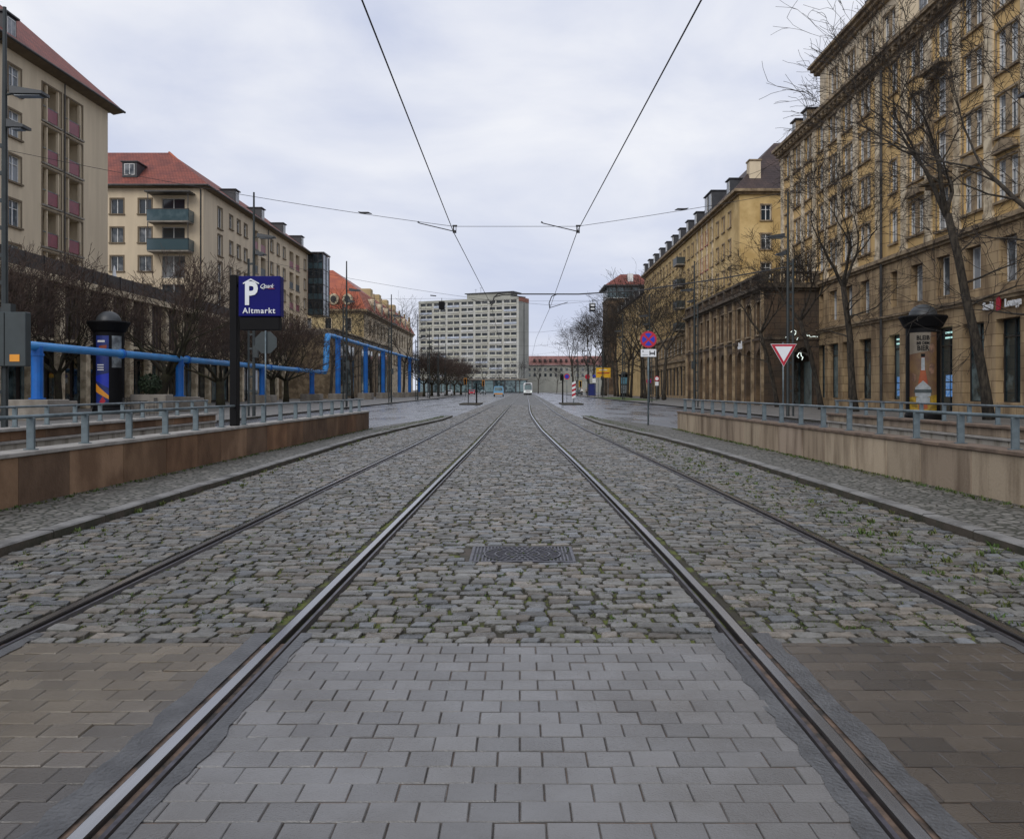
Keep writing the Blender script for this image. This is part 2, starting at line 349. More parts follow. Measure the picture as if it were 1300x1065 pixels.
def interp(pts, y):
    if y <= pts[0][0]: return pts[0][1]
    for (a, b), (c, d) in zip(pts, pts[1:]):
        if y <= c: t = (y-a)/(c-a); t2 = t; return b+(d-b)*t2
    return pts[-1][1]
def smooth_path(pts, step=1.5):
    # catmull-rom over (y,x) knots
    P = [pts[0]]+list(pts)+[pts[-1]]; outp = []
    for i in range(1, len(P)-2):
        n = max(1, int((P[i+1][0]-P[i][0])/step)); 
        for k in range(n):
            t = k/n; y = P[i][0]+(P[i+1][0]-P[i][0])*t
            def tan(a, b): return (P[b][1]-P[a][1])/max(1e-6, (P[b][0]-P[a][0]))
            h = P[i+1][0]-P[i][0]; m0 = tan(i-1, i+1)*h; m1 = tan(i, i+2)*h
            x = (2*t**3-3*t*t+1)*P[i][1]+(t**3-2*t*t+t)*m0+(-2*t**3+3*t*t)*P[i+1][1]+(t**3-t*t)*m1
            outp.append((y, x))
    outp.append(tuple(pts[-1])); return outp

# ------------------------------------------------------------------ setting: ground, roads, track bed
RX = (5.75, 9.45); RY = (2., 28.)       # ramp trenches, mirrored left and right
def gsheet(name, rects, z, m):
    b = MB()
    for x0, x1, y0, y1 in rects: b.quad((x0, y0, z), (x1, y0, z), (x1, y1, z), (x0, y1, z), m)
    return struct(b.build(name))
BIG = 3000
gsheet('ground', [(-BIG, -RX[1], -50, RY[1]), (-RX[0], RX[0], -50, RY[1]), (RX[1], BIG, -50, RY[1]), (-RX[1], -RX[0], -50, RY[0]), (RX[0], RX[1], -50, RY[0]), (-BIG, BIG, RY[1], BIG)], -.02, M_ground)
EL = [(2, -4.3), (24, -4.3), (31, -3.95), (38, -3.45), (60, -3.3), (100, -3.0), (192, -2.45), (330, -2.4)]
ER = [(2, 4.2), (18, 4.15), (24, 3.9), (34, 3.15), (51, 2.95), (85, 3.2), (192, 4.0), (330, 4.2)]
IL = smooth_path([(1.5, -1.35), (6, -1.3), (12, -1.23), (24, -1.1), (50, -.96), (100, -.69), (192, -.18), (330, .4)])
IR = smooth_path([(1.5, 1.2), (5.4, 1.23), (10.3, 1.165), (16, 1.05), (24, .86), (31, .72), (51, .62), (85, .9), (130, 1.25), (192, 1.7), (330, 2.4)])
OL = [(y, x-1.5) for y, x in IL]; OR = [(y, x+1.5+min(.07, 0)) for y, x in IR]; OR = [(y, x+1.54) for y, x in IR]
def strip(name, left, right, y0, y1, z, m, step=2.):
    b = MB(); n = max(1, int((y1-y0)/step)); ys = [y0+(y1-y0)*i/n for i in range(n+1)]
    for a, c in zip(ys, ys[1:]): b.quad((interp(left, a), a, z), (interp(right, a), a, z), (interp(right, c), c, z), (interp(left, c), c, z), m)
    return struct(b.build(name))
c_ = lambda x: [(0, x)]
strip('road_left', [(28, -12.8), (90, -13.2), (200, -16), (600, -16)], EL, 28, 600, 0, M_asph, 6)
strip('road_right', ER, [(28, 12.8), (600, 13)], 28, 600, 0, M_asph, 6)
strip('road_surface_far', EL, ER, 75, 600, -.006, M_asph, 20)
strip('track_bed', EL, ER, 1, 335, .013, M_bed, 3)
gsheet('pavement_left', [(-36, -12.9, 28, 170), (-36, -9.5, -5, 28)], .10, M_pave)
gsheet('pavement_left_far', [(-40, -16, 170, 420)], .10, M_pave)
gsheet('pavement_right', [(12.7, 25.2, 28, 420), (9.6, 25.2, -5, 28)], .10, M_pave)
# mosaic strips beside the walls with their kerbs
WLI = [(1, -5.75), (9, -5.6), (29, -5.05)]; WRI = [(1, 5.75), (9, 5.6), (29, 5.2)]
strip('mosaic_strip_left', [(1, -5.9), (9, -5.7), (29, -5.15), (29.6, -5.15), (33, -4.75), (44, -3.38)], [(y, x-.14) for y, x in EL], 1, 44, .10, M_mosaic)
strip('mosaic_strip_right', [(y, x+.14) for y, x in ER], [(1, 5.9), (9, 5.7), (29, 5.3), (33, 4.95), (42, 3.2)], 1, 42, .10, M_mosaic)
def kerb(name, path, side, y0, y1, z=.112, wid=.15):
    b = MB(); y = y0; rnd = random.Random(5)
    while y < y1:
        e = min(y+1.0, y1); x0, x1 = interp(path, y), interp(path, e-.01); dz = rnd.uniform(-.004, .004)
        a0, a1 = x0, x1; b0, b1 = x0+side*wid, x1+side*wid
        q = .012*side
        b.quad((a0, y, -.02), (a1, e-.01, -.02), (a1, e-.01, z-.015+dz), (a0, y, z-.015+dz), M_kerbf)
        b.quad((a0, y, z-.015+dz), (a1, e-.01, z-.015+dz), (a1+q, e-.01, z+dz), (a0+q, y, z+dz), M_kerb)
        b.quad((a0+q, y, z+dz), (a1+q, e-.01, z+dz), (b1, e-.01, z+dz), (b0, y, z+dz), M_kerb)
        b.quad((b0, y, z+dz), (b1, e-.01, z+dz), (b1, e-.01, 0), (b0, y, 0), M_kerb)
        b.quad((a0, y, -.02), (a0, y, z-.015+dz), (b0, y, z+dz), (b0, y, -.02), M_kerbf)
        y = e
    return struct(b.build(name))
kerb('kerb_left', EL, -1, 1, 44); kerb('kerb_right', ER, 1, 1, 42)
kerb('kerb_road_left', [(28, -12.8), (90, -13.1), (200, -16)], -1, 28, 200, .115, .16)
kerb('kerb_road_right', [(28, 12.72), (200, 12.9)], 1, 28, 200, .115, .16)
b = MB()
for s_, y0 in ((-1, 40), (1, 40)):
    y = y0
    while y < 200: b.quad((s_*8.1-.06, y, .005), (s_*8.1+.06, y, .005), (s_*8.1+.06, y+4, .005), (s_*8.1-.06, y+4, .005), M_mark); y += 11
struct(b.build('lane_markings'))
# cobbles, real stones between the rails
def ring_template(xa, xb, ya, yb, k):
    c = min(xb-xa, yb-ya)*k
    return [(xa+c, ya), (xb-c, ya), (xb, ya+c), (xb, yb-c), (xb-c, yb), (xa+c, yb), (xa, yb-c), (xa, ya+c)]
def cobbles():
    rnd = random.Random(11); V = []; C = []; n = 0
    def off(p, d): return [(y, x+d) for y, x in p]
    g = .085
    strips = [(off(EL, .01), off(OL, -g-.01)), (off(OL, g), off(IL, -g-.02)), (off(IL, g), off(IR, -g)), (off(IR, g+.02), off(OR, -g)), (off(OR, g+.01), off(ER, -.01))]
    arrs = [[np.array([p[0] for p in e]) for e in s] + [np.array([p[1] for p in e]) for e in s] for s in strips]
    for si, (lp, rp) in enumerate(strips):
        y = 4.70; row = 0
        while y < 78:
            d = rnd.uniform(.09, .128)*(1 if y < 30 else 1.25)
            xa = interp(lp, y+d/2); xb = interp(rp, y+d/2); x = xa
            far = y > 24
            while x < xb-.05:
                wd = rnd.uniform(.10, .215)*(1 if y < 30 else 1.3)
                if xb-(x+wd) < .09: wd = xb-x
                j = .012; h = rnd.uniform(.024, .038)
                wav = .022*math.sin(x*2.1+row*.7)+.014*math.sin(x*5.3+y*1.7) if y > 4.9 else 0
                gp = rnd.uniform(.009, .03); gy = rnd.uniform(.008, .018)
                man = abs(x+wd/2-.02) < .43+wd/2-.03 and 6.92-d*.9 < y < 7.60
                if not man:
                    o = ring_template(x+gp*.5, x+wd-gp*.5, y+gy*.5, y+d-gy*.5, rnd.uniform(.07, .16))
                    o = [(a+rnd.uniform(-j, j)*.8, b_+rnd.uniform(-j, j)*.7+wav) for a, b_ in o]
                    cx = x+wd/2; cy = y+d/2+wav; tx, ty = rnd.uniform(-.035, .035), rnd.uniform(-.04, .04)
                    if si in (0, 4): h += .012*0
                    V += [(a, b_, .0) for a, b_ in o]
                    V += [(cx+(a-cx)*.97, cy+(b_-cy)*.955, h-.0045+(a-cx)*tx+rnd.uniform(-.002, .002)+(b_-cy)*ty) for a, b_ in o]
                    V += [(cx+(a-cx)*.84, cy+(b_-cy)*.80, h+(a-cx)*tx+(b_-cy)*ty+rnd.uniform(-.0025, .0025)) for a, b_ in o]
                    V.append((cx, cy, h+rnd.uniform(-.002, .003)))
                    q = rnd.uniform(.11, .29); t = rnd.random()
                    q *= .71; c = (q*1.03, q*1.0, q*.92) if t < .6 else ((q*1.15, q*1.0, q*.82) if t < .85 else (q*.95, q*1.0, q*1.05))
                    C += [(.03, .03, .018, 1)]*8+[(*[k*.8 for k in c], 1)]*8+[(*c, 1)]*9; n += 1
                x += wd
            y += d; row += 1
    F = []
    for r in range(2):
        for i in range(8): F.append((r*8+i, r*8+(i+1) % 8, r*8+8+(i+1) % 8, r*8+8+i))
    tri = [(16+i, 16+(i+1) % 8, 24) for i in range(8)]
    base = (np.arange(n)*25)[:, None]
    q = (np.array(F)[None]+base[..., None]).reshape(-1, 4); t = (np.array(tri)[None]+base[..., None]).reshape(-1, 3)
    me = bpy.data.meshes.new('cobblestones'); me.vertices.add(len(V)); me.vertices.foreach_set('co', np.array(V, dtype=np.float32).ravel())
    nl = q.size+t.size; me.loops.add(nl); me.loops.foreach_set('vertex_index', np.concatenate([q.ravel(), t.ravel()]).astype(np.int32))
    npoly = len(q)+len(t); me.polygons.add(npoly)
    ls = np.concatenate([np.arange(len(q))*4, q.size+np.arange(len(t))*3]).astype(np.int32)
    me.polygons.foreach_set('loop_start', ls)
    me.polygons.foreach_set('use_smooth', np.zeros(npoly, dtype=bool))
    me.update(calc_edges=True); me.validate()
    at = me.color_attributes.new('Col', 'FLOAT_COLOR', 'POINT'); at.data.foreach_set('color', np.array(C, dtype=np.float32).ravel())
    me.materials.append(M_cob)
    struct(link(me, 'cobblestones')); return n
cobbles()
# distant part of the cobbled bed as a sheet
M_cobfar = mat('distant_cobbles', (.17, .17, .165), .55, .1, 2, .2, 40, kind=('cells', 6., (.035, .034, .025)))
strip('cobbled_bed_far', EL, ER, 78, 335, .03, M_cobfar, 6)
# brick paving in front
def bricks():
    rnd = random.Random(3); mb = MB(); mb.usec = True
    def off(p, d): return [(y, x+d) for y, x in p]
    strips = [(c_(-4.29), off(OL, -.13), 0), (off(OL, .13), off(IL, -.15), 1), (off(IL, .12), off(IR, -.13), 2), (off(IR, .14), off(OR, -.13), 3), (off(OR, .13), c_(4.19), 4)]
    y = 1.4; row = 0; D = .1345; W = .166
    while y < 4.66:
        e = min(y+D, 4.69)
        for lp, rp, si in strips:
            x0 = interp(lp, y+D/2); x1 = interp(rp, y+D/2)
            if x0 > x1: continue
            k = math.floor(x0/W)-1; x = k*W+(W/2 if row % 2 else 0)
            while x < x1:
                a, c = max(x, x0)+.0012, min(x+W, x1)-.0012
                if c-a > .02:
                    h = .033+rnd.uniform(-.0015, .0015); tx = rnd.uniform(-.011, .011); ty = rnd.uniform(-.014, .014)
                    if si == 2: q = rnd.uniform(.135, .19); colr = (q*1.0, q*.99, q*.985)
                    elif si < 2:
                        wv = max(0, min(1, (-x-1.2)/1.3+.45*(y-2.8))); q = rnd.uniform(.08, .13)*(.8+.5*wv)
                        colr = (q*(.95+.1*wv), q*(.95-.08*wv), q*(1.0-.38*wv))
                    else: q = rnd.uniform(.04, .085); colr = (q*1.15, q*.92, q*.68)
                    mb.cc = (*[k2*.75 for k2 in colr], 1); g = .004; j = rnd.uniform(-.003, .003)
                    lo = [(a, y+.003+j), (c, y+.003+j), (c, e-.003+j), (a, e-.003+j)]
                    hi = [(a+g, y+.003+g+j), (c-g, y+.003+g+j), (c-g, e-.003-g+j), (a+g, e-.003-g+j)]
                    mb.add([(*p, .0) for p in lo]+[(*p, h-.004) for p in lo]+[(p[0], p[1], h+(p[0]-a)*tx+(p[1]-y)*ty) for p in hi],
                           [(0, 1, 5, 4), (1, 2, 6, 5), (2, 3, 7, 6), (3, 0, 4, 7), (4, 5, 9, 8), (5, 6, 10, 9), (6, 7, 11, 10), (7, 4, 8, 11), (8, 9, 10, 11)], M_brk)
                    for i in range(8, 12): mb.c[-12+i] = (*colr, 1)
                x += W
        y += D; row += 1
    struct(mb.build('brick_paving'))
bricks()
M_brj = mat('brick_joint_sand', (.15, .10, .07), .8, .2, 8, .3, 40, c2=(.035, .03, .025))
gsheet('brick_joint_bed', [(-4.3, 4.2, 1, 4.69)], .027, M_brj)

# ------------------------------------------------------------------ rails
def rail(path, label):
    mb = MB()
    pr = [(-.075, .012, 0), (-.034, .04, 0), (-.032, .046, 1), (.018, .047, 1), (.022, .040, 0), (.026, .008, 0), (.05, .008, 0), (.054, .038, 2), (.072, .038, 2), (.09, .01, 0)]
    mid = 1 if path in (IL, OL) else -1
    pts = [p for p in path if p[0] < 331]; n = len(pr); V = []; mm = [M_rust, M_steel, M_ironr]
    for y, x in pts:
        for a, z, _ in pr: V.append((x+a*mid*(1 if path in (OL, IR) else 1), y, z))
    base = len(mb.v)
    mb.v += V; mb.c += [mb.cc]*len(V)
    for i in range(len(pts)-1):
        for j in range(n-1):
            mb.f.append((base+i*n+j, base+i*n+j+1, base+(i+1)*n+j+1, base+(i+1)*n+j))
            mb.m.append(mb.mi(mm[min(pr[j][2], 2)] if pr[j][2] and pr[j+1][2] == pr[j][2] else M_rust))
    o = mb.build('tram_rail', loc=(path[0][1], path[0][0], 0)); tag(o, label, 'rail', 'grooved tram rails of the two tracks')
rail(OL, 'outer grooved steel rail of the left tram track'); rail(IL, 'inner grooved steel rail of the left tram track')
rail(IR, 'inner grooved steel rail of the right track, bending as it recedes'); rail(OR, 'outer grooved steel rail of the right track, nearest the right kerb')
# bitumen filler beside the rails through the brick paving
b = MB(); rnd = random.Random(2)
for p, a0, a1 in ((OL, -.16, -.07), (OL, .085, .15), (IL, -.18, -.07), (IL, .085, .15), (IR, -.16, -.085), (IR, .07, .17), (OR, -.15, -.085), (OR, .07, .16)):
    y = 1.; pv = None
    while y < 4.95:
        x = interp(p, y); j0 = rnd.uniform(-.018, .012) if abs(a0) > .1 else 0; j1 = rnd.uniform(-.012, .018) if abs(a1) > .1 else 0
        cur = ((x+a0+j0, y, .0365), (x+a1+j1, y, .0365))
        if pv: b.quad(pv[0], pv[1], cur[1], cur[0], M_bit)
        pv = cur; y += .09
struct(b.build('rail_filler_strips'))

# ------------------------------------------------------------------ manhole
b = MB(); b.box(-.50, .54, 6.82, 6.928, 0, .021, M_kerbf); b.box(-.50, .54, 7.612, 7.70, 0, .021, M_kerbf); b.box(-.50, -.412, 6.929, 7.611, 0, .0205, M_kerbf); b.box(.452, .54, 6.929, 7.611, 0, .0205, M_kerbf); struct(b.build('mortar_frame'))
mh = empty('manhole_cover', (.02, 7.27, .03), 'rectangular cast iron manhole cover with round ribbed plate between the rails', 'manhole cover')
b = MB()
b.box(-.41, .45, 6.93, 7.61, .0, .023, M_iron)
for x0, x1, y0, y1 in ((-.41, .45, 6.93, 6.955), (-.41, .45, 7.585, 7.61), (-.41, -.385, 6.956, 7.584), (.425, .45, 6.956, 7.584)): b.box(x0, x1, y0, y1, .0235, .0285, M_ironr)
for k in range(28):
    x = -.37+k*.029
    if x > .41: break
    dx = x+.0-.02
    hh = math.sqrt(max(0, .335**2-dx*dx))
    for y0, y1 in ((6.96, 7.27-hh-.012), (7.27+hh+.012, 7.58)):
        if y1-y0 > .02: b.box(x, x+.013, y0, y1, .0235, .0285, M_ironr)
b.build('frame', mh)
b = MB(); b.lathe([(.0, .0), (.325, .0)], (.02, 7.27, .0255), M_iron, 40)
for r in (.325, .235, .15, .06): b.lathe([(r, 0), (r, .004), (r-.014, .004), (r-.014, 0)], (.02, 7.27, .0257), M_ironr, 40)
for ring, (r0, r1, n) in enumerate(((.165, .215, 26), (.25, .30, 38), (.08, .13, 16))):
    for k in range(n):
        a = 2*math.pi*(k+.5*ring)/n; ca, sa = math.cos(a), math.sin(a)
        T = lambda x, y, z: (.02+x*ca-y*sa, 7.27+x*sa+y*ca, z)
        b.box(r0, r1, -.008, .008, .0257, .0295, M_ironr, T)
b.build('cover_plate', mh)

# ------------------------------------------------------------------ weeds
def weeds():
    rnd = random.Random(8); mb = MB()
    def tuft(x, y, s, n, z=.02):
        for _ in range(n):
            a = rnd.uniform(0, 6.28); l = rnd.uniform(.5, 1.2)*s; lean = rnd.uniform(.2, 1.1)*l; w_ = rnd.uniform(.1, .22)*s
            bx, by = x+rnd.uniform(-.5, .5)*s, y+rnd.uniform(-.5, .5)*s; ca, sa = math.cos(a), math.sin(a)
            mb.add([(bx-sa*w_, by+ca*w_, z), (bx+sa*w_, by-ca*w_, z), (bx+ca*lean*.6+sa*w_*.8, by+sa*lean*.6-ca*w_*.8, z+l*.6), (bx+ca*lean, by+sa*lean, z+l*.85), (bx+ca*lean*.6-sa*w_*.8, by+sa*lean*.6+ca*w_*.8, z+l*.6)], [(0, 1, 2, 3, 4)], M_grass)
    def patch(n, fx, ymax, s, nb):
        for _ in range(n):
            y = 5+(ymax-5)*rnd.random()**1.5; x = fx(y)
            tuft(x, y, rnd.uniform(.6, 1.3)*s, nb)
    patch(320, lambda y: interp(OR, y)+.12+rnd.random()*max(.1, (interp(ER, y)-interp(OR, y)-.15)), 34, .03, 7)
    patch(110, lambda y: interp(OR, y)+.3+rnd.random()*max(.1, (interp(ER, y)-interp(OR, y)-.4)), 24, .055, 10)
    patch(260, lambda y: interp(EL, y)+.02+rnd.random()**2*1.3, 34, .03, 7)
    patch(36, lambda y: interp(EL, y)+.02+rnd.random()**3*.5, 30, .06, 10)
    patch(60, lambda y: interp(ER, y)-.02-rnd.random()**3*.3, 36, .05, 9)
    patch(500, lambda y: interp(OL, y)+.1+rnd.random()*1.3, 14, .016, 6)
    patch(420, lambda y: interp(IR, y)+.1+rnd.random()*1.3, 16, .016, 6)
    patch(2600, lambda y: interp(IL, y)+.1+rnd.random()*2.2, 16, .015, 6)
    patch(1500, lambda y: interp(OL, y)+.1+rnd.random()*1.3, 16, .016, 6)
    patch(1500, lambda y: interp(IR, y)+.1+rnd.random()*1.3, 16, .016, 6)
    patch(420, lambda y: interp(OR, y)+.1+rnd.random()*.8, 30, .035, 8)
    patch(500, lambda y: interp(OL, y)-.1-rnd.random()*1.2, 18, .018, 6)
    for _ in range(500):
        y = rnd.uniform(6, 29); tuft(interp(WLI, y)+.03+rnd.random()**2*.12, y, rnd.uniform(.015, .04), 6, .1); tuft(interp(WRI, y)-.03-rnd.random()**2*.14, y, rnd.uniform(.02, .05), 6, .1)
    for _ in range(700):
        y = rnd.uniform(27, 44); t = rnd.random(); tuft(interp([(27, -4.2), (44, -3.4)], y)-rnd.random()*.5, y, .04, 5, .08); tuft(interp([(27, 3.8), (42, 3.1)], y)+rnd.random()*.5, y, .04, 5, .08)
    o = mb.build('weeds'); tag(o, 'small green weeds growing in the joints of the cobbles', 'weeds', kind='stuff')
weeds()

# ------------------------------------------------------------------ ramp trenches, low walls, railings
for s_, nm in ((-1, 'left'), (1, 'right')):
    b = MB(); x0, x1 = s_*5.4, s_*9.8
    b.quad((x0, 28, -.02), (x1, 28, -.02), (x1, 8, -2.6), (x0, 8, -2.6), M_asph); b.quad((x0, 8, -2.6), (x1, 8, -2.6), (x1, 1, -2.8), (x0, 1, -2.8), M_asph)
    b.quad((x0, 1.9, -3), (x1, 1.9, -3), (x1, 1.9, .6), (x0, 1.9, .6), M_conc)
    struct(b.build('ramp_floor_'+nm))
def low_wall(name_label, pa, pb, thick, z1, out, mslab, colrs, slabw, mcop, seed, zb=-2.8, inner=None):
    """pa->pb line of the visible face; out = +1/-1 direction (x) of the body behind the face"""
    rnd = random.Random(seed); root = empty('low_wall', ((pa[0]+pb[0])/2, (pa[1]+pb[1])/2, 0), name_label, 'wall')
    d = Vector((pb[0]-pa[0], pb[1]-pa[1])); Ln = d.length; d.normalize(); n = Vector((out*abs(d.y), -out*d.x*(1 if d.y > 0 else -1)))
    if n.x*out < 0: n = -n
    def T(u, w_, z): return (pa[0]+d.x*u+n.x*w_, pa[1]+d.y*u+n.y*w_, z)
    b = MB(); b.usec = True; u = 0
    while u < Ln-.05:
        w_ = min(slabw*rnd.uniform(.85, 1.2), Ln-u); c = rnd.choice(colrs); k = rnd.uniform(.85, 1.15); b.cc = (c[0]*k, c[1]*k, c[2]*k, 1)
        dz = rnd.uniform(0, .006)
        b.cbox(u+.004, u+w_-.004, dz, thick*.45, -.05, z1-.055, mslab, .006, T); u += w_
    b.build('facing_slabs', root)
    b = MB(); b.box(0, Ln, thick*.45+.003, thick, zb, z1-.055, inner or M_rampw, T); b.build('core', root)
    b = MB(); u = 0
    while u < Ln-.05:
        w_ = min(2.4, Ln-u); b.cbox(u+.003, u+w_-.003, -.025, thick+.02, z1-.052, z1, mcop, .008, T); u += w_
    b.build('coping', root)
    return root
RC = [(.235, .125, .062), (.17, .092, .046), (.27, .165, .095), (.21, .125, .068), (.15, .09, .052)]
BC = [(.34, .265, .185), (.29, .225, .16), (.38, .305, .215), (.32, .25, .185)]
low_wall('rusty brown sandstone wall with pale coping along the near side of the left ramp', (-5.85, 2), (-5.05, 29), .32, .70, -1, M_wallL, RC, 1.2, M_cop, 3)
low_wall('streaked beige sandstone wall along the near side of the right ramp', (5.85, 2), (5.2, 28.6), .32, .70, 1, M_wallR, BC, 1.2, M_copr, 4)
def far_wall(label, x, y1, side, mband, seed):
    root = empty('ramp_wall', (x, (2+y1)/2, 0), label, 'wall'); rnd = random.Random(seed)
    b = MB(); b.usec = True; u = 2
    while u < y1:
        e = min(u+1.25*rnd.uniform(.9, 1.1), y1); c = rnd.choice(RC if side < 0 else BC); k = rnd.uniform(.8, 1.0); b.cc = (c[0]*k, c[1]*k, c[2]*k, 1)
        xa, xb = sorted((x, x+side*.3)); b.cbox(xa, xb, u+.004, e-.004, .47, .64, mband, .006); u = e
    b.build('facing_slabs', root)
    b = MB(); xa, xb = sorted((x-side*.06, x+side*.35)); b.cbox(xa, xb, 2, y1, .642, .70, M_cop if side < 0 else M_copr, .008); b.build('coping', root)
    b = MB(); xa, xb = sorted((x-side*.03, x+side*.3)); b.cbox(xa, xb, 2, y1, .41, .466, M_cop, .008); b.build('ledge', root)
    b = MB(); y = 2; k = 0
    while y < y1:
        e = min(y+2.45, y1); xa, xb = sorted((x+side*.02, x+side*.28)); b.box(xa, xb, y+.015, e-.015, -2.8, .406, M_rampw); y = e
    b.build('concrete_panels', root)
far_wall('far wall of the left ramp with brown slab band over stained concrete', -9.3, 26.5, -1, M_wallL, 5)
far_wall('far wall of the right ramp, streaked concrete with grimy stone band', 9.4, 26.5, 1, M_wallR, 6)
def railing(label, pa, pb, step, base, top, group):
    root = empty('railing', (pa[0], pa[1], base), label, 'railing', group)
    d = Vector((pb[0]-pa[0], pb[1]-pa[1])); Ln = d.length; d.normalize(); n = int(Ln/step)
    b = MB(); b.tube([(pa[0], pa[1], top-.022), (pb[0], pb[1], top-.022)], .024, M_rail, 10)
    b.tube([(pa[0], pa[1], top-.022), (pa[0]+.001, pa[1]+.001, base)], .02, M_rail, 6); b.build('handrail', root, smooth=True)
    pm = None
    for i in range(n+1):
        x, y = pa[0]+d.x*(i*step+.15), pa[1]+d.y*(i*step+.15)
        if y > pb[1]: break
        if pm is None:
            b = MB(); b.cbox(-.045, .045, -.02, .02, 0, top-base-.035, M_rail, .004); b.cbox(-.07, .07, -.045, .045, -.002, .012, M_rail, .003); o = b.build('post', loc=(0, 0, 0)); pm = o.data; bpy.data.objects.remove(o)
        link(pm, 'post', root, (x-pa[0], y-pa[1], 0))
    return root
G1 = 'grey steel railings around the ramps'
railing('grey steel railing on top of the rusty brown near wall, left', (-5.9, 4.0), (-5.2, 28.8), 1.2, .70, 1.11, G1)
railing('grey steel railing on top of the streaked beige near wall, right', (5.95, 4.0), (5.36, 28.4), 1.2, .70, 1.11, G1)
railing('grey railing on the far wall of the left ramp, in front of the blue pipe', (-9.47, 4.0), (-9.47, 26.3), 1.1, .70, 1.1, G1)
railing('grey railing on the far wall of the right ramp, in front of the advertising column', (9.57, 4.0), (9.57, 26.3), 1.1, .70, 1.1, G1)

# ------------------------------------------------------------------ buildings
def roofquad(mb, pts, m, th=.12):
    mb.prism(pts, (0, 0, -th), m)
def dormer(root, x, y, z, w_, h_, dep, dirv, mroof, label=None, rz=0, arched=False, wallm=None):
    """small roof dormer facing direction rz (0 = -Y)"""
    o = bpy.data.objects.new('dormer', None); 
    b = MB(); W = w_/2
    b.cbox(-W, W, 0, dep, 0, h_, wallm or mroof, .02)
    b.cbox(-W-.15, W+.15, -.18, dep, h_, h_+.14, mroof, .02)
    me = b.build('dormer'); m_ = me.data; bpy.data.objects.remove(me)
    o = link(m_, 'dormer', root, Vector((x, y, z))-Vector(root.location), rz)
    f = MB(); ww = W*.68; f.box(-ww, ww, -.05, -.005, .15*h_, .9*h_, M_white); g = f.build('window'); gm = g.data; bpy.data.objects.remove(g); wo = link(gm, 'window', o)
    f = MB(); f.quad((-ww+.06, -.06, .15*h_+.06), (-.03, -.06, .15*h_+.06), (-.03, -.06, .9*h_-.06), (-ww+.06, -.06, .9*h_-.06), G); f.quad((.03, -.06, .15*h_+.06), (ww-.06, -.06, .15*h_+.06), (ww-.06, -.06, .9*h_-.06), (.03, -.06, .9*h_-.06), G)
    o2 = f.build('p'); pm = o2.data; bpy.data.objects.remove(o2)
    # panes stay inside the window mesh (deepest level reached)
    for p in (m_,): pass
    bm = MB(); wo.data = gm
    me2 = bpy.data.meshes.new('window'); v = [tuple(q.co) for q in gm.vertices]; n0 = len(v); v += [tuple(q.co) for q in pm.vertices]
    fs = [tuple(q.vertices) for q in gm.polygons]; nf = len(fs); fs += [tuple(n0+i for i in q.vertices) for q in pm.polygons]
    me2.from_pydata(v, [], fs); me2.materials.append(M_white); me2.materials.append(G)
    for i, q in enumerate(me2.polygons): q.material_index = 0 if i < nf else 1
    wo.data = me2
    return o

# ---- A: big ochre building on the right -------------------------------------------------
A = empty('apartment_building', (25, 58, 0), 'tall ochre stone-fronted building with shops below, nearest on the right', 'building')
FA = Frame(25, 24, R(90)); U = lambda y: y-24
colsN = [(57.9, 'n'), (54.6, 'p'), (51.2, 's'), (47.8, 'p'), (44.4, 'p'), (41.0, 'p'), (37.6, 'p'), (34.2, 'p')]
colsF = [(62.8, 'p'), (66.0, 'p'), (69.2, 'p'), (71.9, 'n'), (74.8, 'p'), (77.9, 'p'), (81.0, 'n')]
rowsA = [21.2, 17.9, 14.6, 11.2]
holes = []; wl = []
for yc, k in colsN+colsF:
    hw = {'n': .5, 'p': .98, 's': .7}[k]
    for i, zb in enumerate(rowsA):
        z0, z1 = (zb, zb+2.15) if k != 's' else (zb-.35, zb+2.15)
        holes.append((U(yc)-hw, U(yc)+hw, z0, z1)); wl.append((U(yc)-hw, U(yc)+hw, z0, z1, {'n': 'plain2', 'p': 'pair', 's': 'double'}[k]))
b = MB(); wall(b, FA, 0, U(82.8), 10.2, 23.6, holes, M_ochre, .24)
b.quad((25, 82.8, 0), (40, 82.8, 0), (40, 82.8, 23.6), (25, 82.8, 23.6), M_ochre); b.quad((40, 24, 0), (40, 82.8, 0), (40, 82.8, 23.6), (40, 24, 23.6), M_ochre); b.quad((25, 24, 0), (40, 24, 0), (40, 24, 23.6), (25, 24, 23.6), M_ochre)
b.build('wall', A)
for q in wl: window(A, FA, *q[:4], q[4], .2, trim=M_sandp, glass=GA)
# mezzanine + ground storey
holes = []; mz = []; shops = []
cy = [y for y, k in colsN+colsF]
for yc, k in colsN+colsF:
    hw = .5 if k == 'n' else .8
    holes.append((U(yc)-hw, U(yc)+hw, 6.95, 9.3)); mz.append(holes[-1])
    sw = .85 if k == 'n' else 1.12
    holes.append((U(yc)-sw, U(yc)+sw, .75 if k != 's' else .12, 5.1)); shops.append(holes[-1])
b = MB(); wall(b, FA, 0, U(82.8), 0, 10.2, holes, M_sand, .5); b.build('stone_base', A)
for q in mz: window(A, FA, *q, 'plain2', .5, trim=None, glass=GA)
for q in shops: window(A, FA, *q, 'grid', .5, frame=M_dframe, glass=GS, name='shop_window')
b = MB()
for z0, z1, pr_ in ((6.1, 6.28, .16), (6.28, 6.42, .28), (9.95, 10.12, .18), (10.12, 10.3, .34), (10.3, 10.42, .2)): b.box(0, U(82.8)+.1, .002, pr_, z0, z1, M_sandp, FA)
b.build('string_course', A)
b = MB()
for z0, z1, pr_ in ((23.3, 23.6, .15), (23.6, 23.85, .4), (23.85, 24.05, .62), (24.05, 24.3, .82)): b.box(0, U(82.8)+.5, -.3, pr_, z0, z1, M_sandp, FA)
